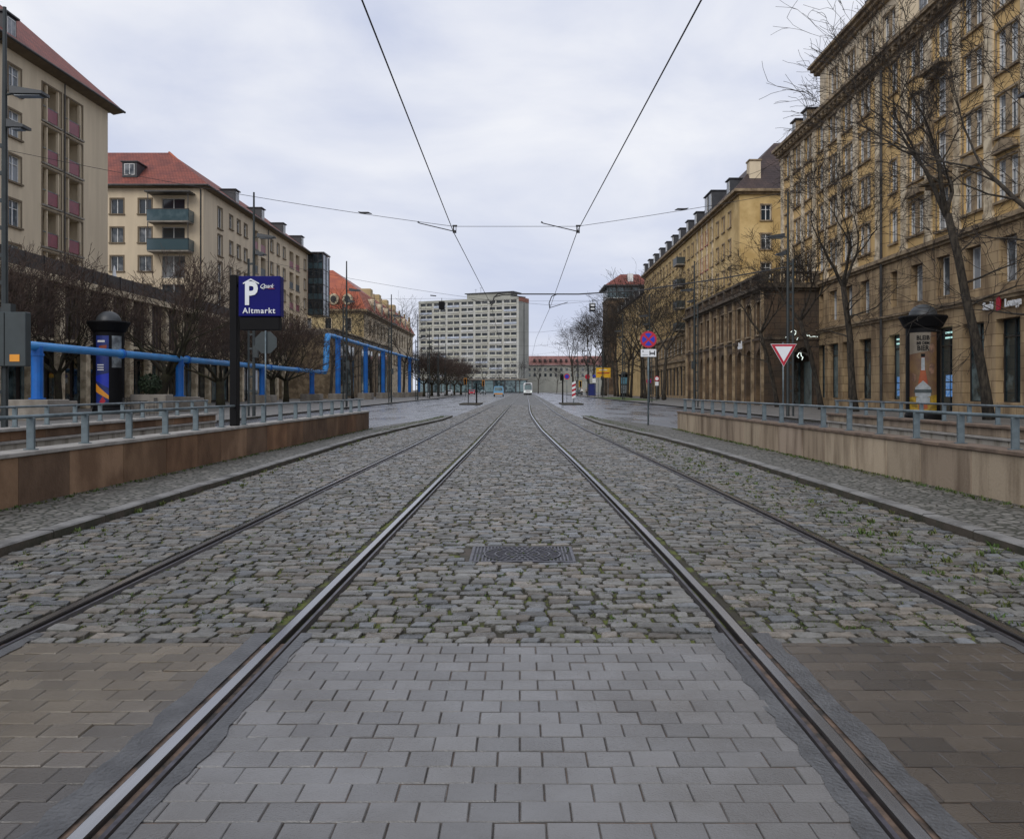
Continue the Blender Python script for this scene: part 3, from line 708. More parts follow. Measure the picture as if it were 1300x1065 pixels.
for k in range(int(U(82.8)/.9)): b.box(k*.9+.2, k*.9+.5, .4, .6, 23.62, 23.84, M_sandp, FA)
b.build('cornice', A)
allc = sorted(cy); mids = [(a+c)/2 for a, c in zip(allc, allc[1:])]+[82.3]
for ym in mids:
    wd = .42
    b = MB(); b.box(U(ym)-wd, U(ym)+wd, .002, .11, 10.42, 23.28, M_cream, FA); b.box(U(ym)-wd-.08, U(ym)+wd+.08, .002, .17, 22.75, 23.0, M_cream, FA); b.box(U(ym)-wd-.06, U(ym)+wd+.06, .002, .15, 10.42, 10.8, M_cream, FA)
    b.build('pilaster', A)
# pediments above first-floor windows and balcony
for yc, k in colsN[1:]:
    if k == 's': continue
    b = MB(); u = U(yc)
    b.prism([FA(u-1.1, .0, 13.65), FA(u+1.1, .0, 13.65), FA(u+.9, 0, 13.95), FA(u+.5, 0, 14.2), FA(u, 0, 14.3), FA(u-.5, 0, 14.2), FA(u-.9, 0, 13.95)], Vector(FA(0, .3, 0))-Vector(FA(0, 0, 0)), M_sandp)
    b.build('window_hood', A)
for z in (13.9, 20.55):
    b = MB(); u = U(51.2)
    b.cbox(u-1.35, u+1.35, 0, .9, z-.25, z, M_sandp, .03, FA); b.cbox(u-1.1, u+1.1, 0, .55, z-.5, z-.25, M_sandp, .03, FA)
    b.build('balcony_slab', A)
b = MB()
for s_ in (-1, 1): b.box(U(51.2)+s_*1.2-.16, U(51.2)+s_*1.2+.16, .0, .35, 14, 20, M_sandp, FA)
b.build('oriel_columns', A)
b = MB(); b.tube([FA(U(59.5), .2, 10.4), FA(U(59.5), .2, 23.3)], .1, M_zinc, 8); b.tube([FA(U(59.5), .2, .2), FA(U(59.5), .2, 10.0)], .1, M_zinc, 8)
b.build('drainpipe', A)
# roof + attic
b = MB()
b.quad((24.9, 24, 24.3), (24.9, 83, 24.3), (29, 83-3, 28.6), (29, 24, 28.6), M_tiled); b.quad((29, 24, 28.6), (29, 80, 28.6), (40, 80, 28.7), (40, 24, 28.7), M_tiled); b.poly([(24.9, 83, 24.3), (40, 83, 24.3), (40, 80, 28.7), (29, 80, 28.6)], M_tiled)
b.build('roof', A)
aholes = [(U(y)-.9, U(y)+.9, 25.3, 27.3) for y in (59.4, 62.9, 66.4, 69.9)]
FA2 = Frame(25.35, 24, R(90))
b = MB(); wall(b, FA2, U(57.4), U(73.2), 24.3, 28.2, aholes, M_beige, .2)
b.quad((25.35, 57.4, 24.3), (30, 57.4, 24.3), (30, 57.4, 28.2), (25.35, 57.4, 28.2), M_beige); b.quad((25.35, 73.2, 24.3), (30, 73.2, 24.3), (30, 73.2, 28.2), (25.35, 73.2, 28.2), M_beige)
for y in (58.0, 61.15, 64.65, 68.15, 71.6): b.box(U(y)-.25, U(y)+.25, .002, .1, 24.3, 28.1, M_cream, FA2)
b.build('attic_storey', A)
for q in aholes: window(A, FA2, *q, 'pair', .2, trim=M_sandp)
b = MB()
for z0, z1, pr_ in ((28.1, 28.35, .3), (28.35, 28.6, .6), (28.6, 28.8, .85)): b.box(U(57.0), U(73.9), -5, pr_, z0, z1, M_sandp, FA2)
b.build('attic_cornice', A)
for y in (59, 63.5): dormer(A, 26, y+.6, 28.8, 1.3, 1.5, 2.5, 0, M_slate, rz=R(-90), wallm=M_sandp)
for y in (76.5, 79.6): dormer(A, 25.2, y, 24.4, 1.2, 1.6, 2.5, 0, M_slate, rz=R(-90), wallm=M_sandp)
for y in (54, 49.5, 45, 40.5): dormer(A, 25.2, y, 24.4, 1.5, 1.7, 2.8, 0, M_slate, rz=R(-90), wallm=M_sandp)
# shop sign
SG = empty('shop_sign', (24.82, 44.9, 5.82), 'white sushi lounge shop lettering with red emblem above the shop windows', 'sign')
text_obj('Sushi', .58, M_swhite, SG, (0, 1.02, .0), R(-90), .012, .03, spacing=1.08, sx=.8)
text_obj('Lounge', .58, M_swhite, SG, (0, -1.28, .0), R(-90), .012, .03, spacing=1.08, sx=.8)
b = MB(); T = lambda x, y, z: (24.80-y, 44.9-x, 5.82+z)
b.prism([T(-.25+.42*t, 0, q) for t, q in ((0, -.34), (.9, -.24), (1., .24), (.7, .42), (.05, .34))], (.05, 0, 0), M_red); b.build('emblem', SG)
M_cy = mat('cyan_shop_lamp', (.5, .8, .75), .4, .02, 2, emis=((.6, 1, .95), .55)); M_scr = mat('blue_backlit_poster', (.05, .2, .5), .4, .3, 6, c2=(.3, .45, .6), emis=((.04, .16, .42), .35))
for yc in (51.2, 57.9, 54.6):
    b = MB(); u = U(yc)
    for z in (4.75, 4.45): b.box(u-.6, u+.6, -.46, -.43, z, z+.1, M_cy, FA)
    b.build('shop_lamp', A); b = MB()
    for i_ in range(2):
        for z in (1.0, 1.45, 1.9): b.box(u-.55+i_*.58, u-.03+i_*.58, -.46, -.44, z, z+.38, M_scr, FA)
    b.build('window_poster', A)
# window posters behind the glass of two shops
for yc, c_l in ((54.6, 'bluish'), (57.9, 'bluish')):
    pass

# ---- B: dark sandstone arcade building --------------------------------------------------
B = empty('arcade_building', (22.7, 89, 0), 'sooty sandstone arcade with round arches and balustraded terrace on top, right side', 'building')
FB = Frame(20.4, 72.4, R(90)); LB = 33.6
def arch_wall(mb, F, u0, u1, z0, z1, arches, m, depth):
    """arches: (uc, r, spring); opening runs from z0 up"""
    u = u0; seg = 12
    for uc, r, sp in arches:
        mb.quad(F(u, 0, z0), F(uc-r, 0, z0), F(uc-r, 0, z1), F(u, 0, z1), m)
        for i in range(seg):
            a, c = math.pi-math.pi*i/seg, math.pi-math.pi*(i+1)/seg
            p, q = (uc+r*math.cos(a), sp+r*math.sin(a)), (uc+r*math.cos(c), sp+r*math.sin(c))
            mb.quad(F(p[0], 0, p[1]), F(q[0], 0, q[1]), F(q[0], 0, z1), F(p[0], 0, z1), m)
            mb.quad(F(p[0], 0, p[1]), F(q[0], 0, q[1]), F(q[0], -depth, q[1]), F(p[0], -depth, p[1]), m)
        for s_ in (-1, 1): mb.quad(F(uc+s_*r, 0, z0), F(uc+s_*r, -depth, z0), F(uc+s_*r, -depth, sp), F(uc+s_*r, 0, sp), m)
        u = uc+r
    mb.quad(F(u, 0, z0), F(u1, 0, z0), F(u1, 0, z1), F(u, 0, z1), m)
bc = [1.45+3.32*i for i in range(10)]
b = MB(); arch_wall(b, FB, 0, LB, 0, 5.6, [(u, 1.0, 3.9) for u in bc], M_sandm, .7)
bh = [(u-.72, u+.72, 6.1, 8.9) for u in bc]
wall(b, FB, 0, LB, 5.6, 10.0, bh, M_sandm, .3); b.build('wall', B)
FBf = Frame(25, 72.4, R(180))
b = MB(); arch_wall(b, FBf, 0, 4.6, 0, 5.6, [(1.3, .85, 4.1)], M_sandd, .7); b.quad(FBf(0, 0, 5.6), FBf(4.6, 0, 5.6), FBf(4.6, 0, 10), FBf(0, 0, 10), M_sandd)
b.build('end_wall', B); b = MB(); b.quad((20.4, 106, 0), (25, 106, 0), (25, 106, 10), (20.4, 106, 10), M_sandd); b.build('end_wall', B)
for q in bh: window(B, FB, *q, 'plain2', .3, frame=M_trim, trim=M_sandp)
for i in range(11):
    u = .0+3.32*(i)-.21 if i else .12
    b = MB(); b.box(u-.02 if i else 0, u+.2, .002, .24, 0, 9.7, M_sandp, FB); b.build('pilaster', B)
b = MB()
for z0, z1, p in ((5.62, 5.8, .12), (9.7, 9.9, .2), (9.9, 10.15, .5)):
    b.box(-p, LB, .162 if z0 < 9 else .003, p if p > .17 else .2, z0, z1, M_sandd if z0 < 9 else M_sootshade, FB)
    b.box(0, 4.6, .003, p, z0, z1, M_sootshade, FBf)
b.build('cornice', B)
b = MB(); b.quad((20.3, 72.3, 10.02), (25, 72.3, 10.02), (25, 106, 10.02), (20.3, 106, 10.02), M_conc); b.quad((20.5, 72.5, 5.5), (25, 72.5, 5.5), (25, 106, 5.5), (20.5, 106, 5.5), M_sootshade); b.quad((24.7, 73, 0), (24.7, 106, 0), (24.7, 106, 5.5), (24.7, 73, 5.5), M_sootshade); b.build('ceiling_and_terrace', B)  # arcade ceiling and back wall coloured dark, shade put into the stone
for i in range(10): 
    b = MB(); y = 72.4+bc[i]; b.box(24.5, 24.68, y-.9, y+.9, .1, 3.8, GS); b.build('shop_window', B)
bal = MB(); bl = bal
for F_, l_ in ((FB, LB), (FBf, 4.6)):
    bl.box(0, l_, -.15, .15, 10.16, 10.36, M_sootshade, F_); bl.box(0, l_, -.18, .18, 11.1, 11.3, M_sootshade, F_)
    n = int(l_/3.3)+1
    for i in range(n+1): u = min(l_-.3, i*3.32+.0); bl.box(u, u+.45, -.2, .2, 10.365, 11.095, M_sootshade, F_)
    k = 0
    while k*.3 < l_:
        c = F_(k*.3+.1, 0, 10.36); k += 1
        if (k*.3) % 3.32 < .5: continue
        bl.lathe([(.05, 0), (.09, .2), (.05, .45), (.07, .735)], c, M_sandd, 6)
bl.build('balustrade', B)
NS = empty('neon_sign', (23.3, 72.2, 6.0), 'white handwritten neon lettering over the arch of the dark arcade', 'sign')
M_neon = mat('neon_tube_white', (.8, .85, .8), .4, .02, 2, emis=((.85, 1, .92), 1.1))
b = MB(); 
def neon(pts): b.tube([(23.3+x, 72.12, 6.0+z) for x, z in pts], 0.022, M_neon, 5)
neon([(-1.2, -.25), (-.95, -.1), (-.9, -.2)]); neon([(-.75, .2), (-.55, .4), (-.32, .28), (-.35, .05), (-.55, -.15), (-.45, .12)]); neon([(-.25, -.45), (-.15, -.25)])
neon([(.35, .25), (.42, -.02), (.55, .12), (.62, -.12), (.78, -.05), (.88, -.2), (1.1, -.15), (1.5, -.18)])
b.build('lettering', NS)
NS2 = empty('hanging_sign', (23.1, 71.9, 4.2), 'small white hanging sign beside the arch of the dark arcade', 'sign'); 
b = MB(); b.tube([(23.2, 71.9, 4.5), (23.0, 71.9, 4.2), (23.15, 71.9, 4.05)], .03, M_neon, 6); b.tube([(23.3, 71.9, 4.6), (23.35, 71.9, 4.2), (23.5, 71.9, 4.1), (23.4, 71.9, 3.9)], .03, M_neon, 6); b.build('lettering', NS2)
b = MB(); b.tube([(23.3, 72.4, 4.7), (23.3, 71.85, 4.7)], .02, M_pole, 6); b.build('bracket', NS2)
SB = empty('wall_sign', (20.15, 78.5, 5.45), 'small white sign fixed between two arches of the arcade', 'sign')
b = MB(); b.box(19.95, 20.0, 77.9, 79.4, 5.1, 5.35, M_swhite); b.box(19.95, 20.0, 78.0, 78.25, 5.36, 5.8, M_swhite); b.box(19.95, 20.0, 78.5, 78.7, 5.36, 5.6, M_swhite); b.box(19.95, 20.0, 78.95, 79.15, 5.36, 5.7, M_swhite); b.build('face', SB)
b = MB(); b.box(20.001, 20.23, 78.6, 78.7, 5.3, 5.36, M_pole); b.build('bracket', SB)

# ---- C: long yellow building -----------------------------------------------------------
C = empty('long_building', (25, 136, 0), 'long yellow rendered building with a row of roof dormers behind the arcade', 'building')
FC = Frame(25, 98.6, R(90)); LC = 75.4
cc = [4.6+3.15*i for i in range(22)]; rowsC = [20.7, 17.4, 14.1, 10.8]
hC = [(u-.72, u+.72, z, z+1.85) for u in cc for z in rowsC]
b = MB(); wall(b, FC, 0, LC, 10, 23.9, hC, M_yel, .2)
FCf = Frame(41, 98.6, R(180)); hf = [(u-.55, u+.55, z, z+1.75) for u in (13.0-.0, 9.6, 6.2) for z in rowsC[:3]]
wall(b, FCf, 0, 16, 0, 23.9, hf, M_yel, .2); b.build('wall', C)
for q in hC:
    pink = 4.2*3.15 < q[0] < 7.6*3.15+1.5 and False
    window(C, FC, *q, 'pair', .2, trim=M_trimp if 14 < q[0] < 22 and q[2] > 17 else M_sandp)
for q in hf: window(C, FCf, *q, 'double', .2, trim=M_sandp)
hm = [(u-.9, u+.9, 6.9, 9.0) for u in cc]; hs = [(u-1.2, u+1.2, .5, 5.0) for u in cc]
b = MB(); wall(b, FC, 0, LC, 0, 10, hm+hs, M_sand, .3); b.build('stone_base', C)
b = MB()
for a, c, d, f_ in hm: b.quad(FC(a, -.25, d), FC(c, -.25, d), FC(c, -.25, f_), FC(a, -.25, f_), G); b.box((a+c)/2-.05, (a+c)/2+.05, -.24, -.1, d, f_, M_white, FC)
tag(b.build('mezzanine_windows', C), kind='stuff')
b = MB()
for a, c, d, f_ in hs:
    b.quad(FC(a, -.25, d), FC(c, -.25, d), FC(c, -.25, f_), FC(a, -.25, f_), GS)
    for t in (.33, .66): b.box(a+(c-a)*t-.03, a+(c-a)*t+.03, -.24, -.1, d, f_, M_dframe, FC)
tag(b.build('shop_windows', C), kind='stuff')
b = MB()
for z0, z1, p in ((5.8, 6.1, .25), (9.7, 10.05, .3), (23.6, 23.85, .3), (23.85, 24.15, .75)):
    b.box(0, LC, .002, p, z0, z1, M_sandp, FC); b.box(0, 16+p, .002, p, z0, z1, M_sandp, FCf)
b.build('cornice', C)
b = MB()
for u in (13.6, 16.8, 20.0, 23.1): b.box(u-.25, u+.25, .002, .12, 10.06, 23.58, M_cream, FC)
b.build('pilaster', C)
b = MB(); b.quad((24.3, 97.9, 24.15), (24.3, 174, 24.15), (30.5, 174, 31), (30.5, 104, 31), M_tiled); b.quad((24.3, 97.9, 24.15), (41, 97.9, 24.15), (41, 104, 31), (30.5, 104, 31), M_tiled); b.quad((30.5, 104, 31), (30.5, 174, 31), (41, 174, 31), (41, 104, 31), M_tiled)
b.build('roof', C)
for i, y in enumerate((101.6, 111.3, 113.6, 120.5, 126.5, 132.5, 138.5, 144.5, 151, 157.5, 164, 170)): 
    big = i in (1, 2); dormer(C, 24.45, y, 24.2, 2.0 if big else 1.7, 2.5 if big else 1.7, 3, 0, M_slate, rz=R(-90), wallm=M_slate)
b = MB(); b.cbox(26.3, 27.6, 99.2, 100.5, 24.5, 27.6, M_beige, .03); b.cbox(26.2, 27.7, 99.1, 100.6, 27.6, 27.8, M_sandp, .03); b.build('chimney', C)
for z in (10.6, 13.9, 17.2, 20.5):
    b = MB(); b.box(34.0-1.6, 34.0+1.6, 0, 1.3, z-.2, z, M_conc, FC)
    b.box(34.0-1.6, 34.0+1.6, 1.24, 1.3, z, z+1.0, M_grey, FC); b.box(34-1.6, 34-1.54, 0, 1.24, z, z+1.0, M_grey, FC); b.box(34+1.54, 34+1.6, 0, 1.24, z, z+1.0, M_grey, FC); b.build('balcony', C)
# ---- D and E --------------------------------------------------------------------------
D = empty('lower_building', (25, 200, 0), 'brownish lower building with roof dormers beyond the long yellow one', 'building')
FD = Frame(25, 174.05, R(90)); hD = [(u-.65, u+.65, z, z+1.8) for u in [2.5+3.4*i for i in range(14)] for z in (17.6, 14.3, 11, 7.7)]
b = MB(); wall(b, FD, 0, 50, 0, 20.8, hD, M_yel, .2); b.build('wall', D)
for q in hD: window(D, FD, *q, 'plain2', .2, trim=None)
b = MB(); b.quad((24.5, 174, 20.8), (24.5, 224, 20.8), (28.5, 224, 24), (28.5, 174, 24), M_tiled); b.quad((28.5, 224, 24), (28.5, 174, 24), (40, 174, 24), (40, 224, 24), M_tiled); b.build('roof', D)
for y in (180, 188, 196, 204, 212, 219): dormer(D, 24.8, y, 21.0, 1.8, 1.5, 2.5, 0, M_slate, rz=R(-90))
E = empty('corner_tower', (29, 243, 0), 'dark stone corner tower with glazed top floor and red hipped roof', 'building')
b = MB(); b.box(23.9, 35, 236, 250, 0, 26.3, M_sandm); b.build('wall', E)
FE = Frame(35, 236, R(180)); FE2 = Frame(23.9, 236, R(90))
for k in range(5):
    b = MB(); b.box(.4+2.1*k, 2.3+2.1*k, -.5, 0, 26.5, 29.4, GT, FE); b.build('window', E)
for k in range(5):
    b = MB(); b.box(.6+2.6*k, 3.0+2.6*k, -.5, 0, 26.5, 29.4, GT, FE2); b.build('window', E)
b = MB(); b.box(24.4, 34.5, 236.5, 249.5, 26.3, 29.6, M_dframe); b.box(23.6, 35.3, 235.7, 250.3, 26.3, 26.5, M_white); b.build('frame', E)
b = MB(); b.box(22.9, 36, 235, 251, 29.6, 29.95, M_zinc); b.add([(23.2, 235.3, 29.95), (35.7, 235.3, 29.95), (35.7, 250.7, 29.95), (23.2, 250.7, 29.95), (28, 241, 33.5), (33, 241, 33.5), (33, 246, 33.5), (28, 246, 33.5)], [(0, 1, 5, 4), (1, 2, 6, 5), (2, 3, 7, 6), (3, 0, 4, 7), (4, 5, 6, 7)], M_tile); b.build('roof', E)
b = MB(); b.box(29.5, 31, 237, 238.5, 30, 33.2, M_white); b.build('dormer', E)

# ---- left: low colonnade, two beige blocks, baroque, pavilion ----------------------------
K = empty('colonnade_building', (-33, 70, 0), 'low colonnade building with tall stone pillars and a roof terrace on the left', 'building')
X0 = -30.; b = MB()
b.box(X0-.45, X0+.25, 30, 112, 8.35, 8.8, M_cream); b.box(-36.2, X0-.46, 30, 112, 8.4, 8.7, M_conc); b.build('roof_slab', K)
M_dk = mat('dark_red_brown_infill', (.05, .032, .026), .7, .2, 1.2, c2=(.025, .018, .016))
b = MB(); b.box(X0-3.3, X0-3.0, 30, 112, 0, 8.38, M_dk); b.box(X0-2.98, X0-.35, 30, 112, 4.3, 4.55, M_dk); b.build('wall', K)
pm = None; y = 33.2; ys = []
while y < 112: ys.append(y); y += 3.38
for i, y in enumerate(ys):
    b = MB(); b.cbox(X0-.42, X0, y-.32, y+.32, 0.1, 8.34, M_cream, .02); b.build('pillar', K)
    if i < len(ys)-1:
        b = MB(); b.box(X0-.5, X0-.38, y+.36, y+3.02, 4.6, 8.3, M_dk)
        for t in (.25, .5, .75): b.box(X0-.37, X0-.33, y+.36+2.66*t-.03, y+.36+2.66*t+.03, 4.6, 8.3, M_trim)
        b.box(X0-.37, X0-.32, y+.36, y+3.02, 4.6, 4.8, M_cream); b.build('upper_window', K)
        b = MB(); b.box(X0-2.99, X0-2.9, y+.3, y+3.08, .3, 3.9, GS); b.box(X0-2.89, X0-2.86, y+1.65, y+1.75, .3, 3.9, M_trim); b.build('shop_window', K)
b = MB(); b.box(X0-.35, X0-.3, 30, 112, 8.81, 9.9, mat('brown_fence', (.05, .042, .04), .7, .2, .3))
for k in range(40): b.box(X0-.4, X0-.25, 30+k*2.1, 30.06+k*2.1, 8.81, 9.95, M_dframe)
b.build('terrace_fence', K)
PU = empty('folded_parasol', (-33, 70.5, 8.7), 'folded white parasol on the roof terrace of the colonnade', 'parasol')
b = MB(); b.lathe([(.02, 1.0), (.2, 1.0), (.28, 1.2), (.18, 1.9), (.06, 2.7), (.01, 2.85)], (-33, 70.5, 8.7), M_swhite, 10); b.build('canopy', PU, smooth=True); b = MB(); b.tube([(-33, 70.5, 8.7), (-33, 70.5, 11.6)], .03, M_rail, 6); b.build('pole', PU)

ang = math.atan2(-1, -.03)
L1 = empty('apartment_building', (-37, 60, 0), 'tall beige apartment block with raspberry balcony panels, far left', 'building')
F1 = Frame(-36, 75.7, ang); hol = []; wl = []; rec = []
zr = [22.3, 19.1, 15.9, 12.7, 9.5]
for i, z in enumerate(zr):
    for uc in (13.3, 17.5, 21.5): hol.append((uc-.72, uc+.72, z+.0+.45, z+2.35)); wl.append(hol[-1])
    for u0, u1 in ((4.2, 6.85), (7.35, 9.85)): hol.append((u0, u1, z-.35, z+2.45)); rec.append(hol[-1])
b = MB(); wall(b, F1, 0, 40, 0, 25.9, hol, M_beige, .25)
b.quad(F1(0, 0, 0), F1(0, -14, 0), F1(0, -14, 25.9), F1(0, 0, 25.9), M_beige); b.build('wall', L1)
for q in wl: window(L1, F1, *q, 'double', .25, trim=M_trim, glass=GA)
for u0, u1, z0, z1 in rec:
    b = MB()
    b.quad(F1(u0, -.25, z0), F1(u0, -1.5, z0), F1(u0, -1.5, z1), F1(u0, -.25, z1), M_beige); b.quad(F1(u1, -.25, z0), F1(u1, -1.5, z0), F1(u1, -1.5, z1), F1(u1, -.25, z1), M_beige)
    b.quad(F1(u0, -1.5, z0), F1(u1, -1.5, z0), F1(u1, -1.5, z1), F1(u0, -1.5, z1), M_beige); b.quad(F1(u0, -.25, z1), F1(u1, -.25, z1), F1(u1, -1.5, z1), F1(u0, -1.5, z1), M_beige)
    b.box(u0-.15, u1+.15, -1.5, .14, z0-.14, z0-.001, M_conc, F1)
    for uu in (u0+.22, u1-.72): b.box(uu, uu+.14, -.2, .0, z0, z1, M_beige, F1)
    b.box(u0-.12, u0, 0.002, .05, z0, z1, M_trim, F1); b.box(u1, u1+.12, .002, .05, z0, z1, M_trim, F1); b.box(u0-.12, u1+.12, .002, .05, z1, z1+.12, M_trim, F1)
    lo = b.build('loggia', L1)
    b = MB(); b.box(u0+.38, u1-.74, -.1, -.04, z0+.12, z0+1.1, M_pinkp, F1); b.build('balcony_panel', lo)
    b = MB(); b.box(u0+.3, u0+.36, -.06, -.0, z0, z0+1.15, M_rail, F1); b.box(u0+.05, u1-.05, -.1, -.04, z0+1.12, z0+1.17, M_rail, F1); b.build('handrail', lo)
    b = MB(); b.box(u0+.5, u0+1.4, -1.49, -1.44, z0, z0+2.1, M_white, F1); b.box(u0+.58, u0+1.32, -1.439, -1.42, z0+.1, z0+2.0, G, F1); b.build('door', lo)
b = MB(); p = [F1(-1, .95, 25.9), F1(41, .95, 25.9), F1(41, -7, 33.2), F1(3, -7, 33.2)]
b.prism(p, (0, 0, .12), M_tile); b.poly([F1(-1, .95, 26.0), F1(3, -7, 33.3), F1(-1, -15, 26)], M_tile); b.build('roof', L1)
b = MB(); b.quad(F1(-1, .95, 25.88), F1(41, .95, 25.88), F1(41, 0, 25.7), F1(-1, 0, 25.7), M_trim); b.quad(F1(-1, .95, 25.88), F1(-1, -15, 25.88), F1(0, -15, 25.7), F1(0, 0, 25.7), M_trim); b.tube([F1(-1, 1.02, 25.92), F1(41, 1.02, 25.92)], .1, M_zinc, 8); b.build('gutter', L1)
b = MB(); b.tube([F1(16.0, .14, 9), F1(16.0, .14, 24.9), F1(15.7, .4, 25.6), F1(15.7, .95, 25.8)], .07, M_zinc, 8); b.tube([F1(7.1, .2, 9), F1(7.1, .2, 25.6)], .05, M_zinc, 6); b.build('drainpipe', L1)
pq = F1(14.2, .3, 26.1); dormer(L1, pq[0], pq[1], pq[2], 1.4, 1.8, 3.5, 0, M_slate, rz=R(90))
b = MB(); b.tube([F1(17.2, .0, 24.9), F1(17.2, .5, 24.9)], .05, M_zinc); b.cbox(16.6, 17.2, .1, .35, 24.6, 24.9, M_trim, .02, F1); b.build('wall_lamp', L1)

L2 = empty('apartment_building', (-37, 122, 0), 'beige apartment block with red hipped roof and teal glass corner balconies on the left', 'building')
F2 = Frame(-36, 147, R(-90)); V2 = lambda y: 147-y; r2 = [21.4, 18.15, 14.9, 11.65, 8.4]
hol = []; wl = []; log = []
for yc, k in ((104, 'f'), (108, 'w'), (110.9, 'w'), (113.7, 'w'), (125.7, 'w'), (129, 'w'), (132.3, 'w'), (145, 'w')):
    for z in r2:
        q = (V2(yc)-.62, V2(yc)+.62, z, z+1.7) if k == 'w' else (V2(yc)-.75, V2(yc)+.75, z-.7, z+1.8); hol.append(q); wl.append((q, k))
for yc in (118, 121.6, 136.6, 140.4):
    for z in r2: q = (V2(yc)-1.2, V2(yc)+1.2, z-.8, z+1.75); hol.append(q); log.append(q)
b = MB(); wall(b, F2, 0, 48.5, 0, 24.5, hol, M_beige2, .25)
F2f = Frame(-36, 98.5, R(180)); hf = []
for X in (-42.6, -45.8, -49.2, -52.4):
    for z in r2+[5.1]: hf.append((-36-X-.72, -36-X+.72, z, z+1.7))
for X in (-39.4,):
    for z in r2: hf.append((-36-X-1.3, -36-X+1.3, z-.8, z+1.75))
wall(b, F2f, 0, 24, 0, 24.5, hf, M_beige2, .25)
b.quad((-36, 147, 0), (-50, 147, 0), (-50, 147, 24.5), (-36, 147, 24.5), M_beige2); b.build('wall', L2)
for q, k in wl: window(L2, F2, *q, 'double' if k == 'w' else 'plain2', .25, trim=M_trim)
for q in hf: window(L2, F2f, *q, 'plain2', .25, trim=M_trim if q[1]-q[0] < 2 else None)
for q in log:
    b = MB(); u0, u1, z0, z1 = q
    b.quad(F2(u0, -1.4, z0), F2(u1, -1.4, z0), F2(u1, -1.4, z1), F2(u0, -1.4, z1), M_trim)
    for u in (u0, u1): b.quad(F2(u, -.25, z0), F2(u, -1.4, z0), F2(u, -1.4, z1), F2(u, -.25, z1), M_beige2)
    b.quad(F2(u0, -.25, z1), F2(u1, -.25, z1), F2(u1, -1.4, z1), F2(u0, -1.4, z1), M_beige2); b.box(u0-.1, u1+.1, -1.4, .1, z0-.14, z0-.001, M_conc, F2)
    lo = b.build('loggia', L2)
    b = MB(); b.box(u0+.02, u1-.02, -.1, -.05, z0, z0+1.05, M_grey if int(z0) % 2 else M_pinkp, F2); b.build('balcony_panel', lo)
    b = MB(); b.box(u0+.5, u0+1.6, -1.39, -1.33, z0, z0+2.2, G, F2); b.build('door', lo)
for z in (20.35, 17.05):
    b = MB(); b.box(1.1, 5.7, 0, 1.6, z-.18, z, M_conc, F2f); bo = b.build('balcony', L2)
    b = MB(); b.box(1.1, 5.7, 1.55, 1.62, z+.0, z+1.25, GT, F2f); b.box(1.05, 1.1, 0, 1.55, z, z+1.25, GT, F2f); b.box(5.7, 5.76, 0, 1.55, z, z+1.25, GT, F2f); b.build('glass_parapet', bo)
    b = MB(); b.box(1.0, 5.8, 1.5, 1.66, z+1.25, z+1.32, M_dframe, F2f); [b.box(u, u+.08, 1.5, 1.58, z, z+3.1, M_dframe, F2f) for u in (1.1, 5.6)]; b.build('handrail', bo)
b = MB(); b.box(.9, 5.9, 0, 1.9, 23.5, 23.65, M_dframe, F2f); b.build('canopy', L2)
e_ = .8; zt = 24.5
b = MB(); rp = {'a': (-36+e_, 98.5-e_, zt), 'b': (-36+e_, 147+e_, zt), 'c': (-42.5, 141, 30), 'd': (-42.5, 105, 30), 'e': (-62, 98.5-e_, zt), 'f': (-62, 105, 30)}
b.prism([rp['a'], rp['b'], rp['c'], rp['d']], (0, 0, .12), M_tile); b.prism([rp['a'], rp['d'], rp['f'], rp['e']], (0, 0, .12), M_tile); b.poly([rp['b'], rp['c'], (-50, 147+e_, zt)], M_tile)
b.tube([(-42.5, 105, 30.15), (-36.0, 98.9, 24.9)], .14, M_tileo, 6); b.build('roof', L2)
b = MB(); b.tube([(-36+e_, 98.5-e_, zt), (-36+e_, 148, zt)], .12, M_zinc, 8); b.tube([(-36+e_, 98.5-e_, zt), (-62, 98.5-e_, zt)], .12, M_zinc, 8); b.quad((-36, 98.5, 24.3), (-36+e_, 98.5-e_, zt-.02), (-36+e_, 147, zt-.02), (-36, 147, 24.3), M_trim); b.quad((-36, 98.5, 24.3), (-36+e_, 98.5-e_, zt-.02), (-62, 98.5-e_, zt-.02), (-62, 98.5, 24.3), M_trim); b.build('gutter', L2)
b = MB(); b.tube([(-36.25, 98.35, 5), (-36.25, 98.35, 24.2)], .07, M_zinc, 6); b.build('drainpipe', L2); b = MB(); b.tube([(-35.85, 123.6, 5), (-35.85, 123.6, 24.2)], .07, M_zinc, 6); b.build('drainpipe', L2)
dormer(L2, -44.6, 99.0, 25.7, 1.7, 1.7, 2.5, 0, M_slate, rz=0)
for y in (110, 121, 132, 143): dormer(L2, -35.9, y, 24.9, 1.6, 1.7, 3., 0, M_slate, rz=R(90))
b = MB()
for z in (14.2, 16.8, 19.4, 22.0): 
    b.box(-35.99, -33.4, 147.0, 152, z-.15, z, M_dframe)
b.box(-36, -33.2, 146.9, 152, 24.6, 24.8, M_dframe); lo = b.build('conservatory', L2)
b = MB()
for z in (14.2, 16.8, 19.4, 22.0):
    b.box(-35.95, -33.45, 147.03, 151.9, z, z+.95, GT); b.box(-35.95, -33.45, 147.03, 151.9, z+.98, z+2.42, G)
b.build('glazing', lo); b = MB()
for x in (-35.98, -35.1, -34.3, -33.5): b.box(x, x+.09, 146.95, 147.02, 14.2, 24.6, M_dframe)
for y in (147.05, 149.5, 151.85): b.box(-33.44, -33.36, y, y+.09, 14.2, 24.6, M_dframe)
b.build('glazing_bars', lo)

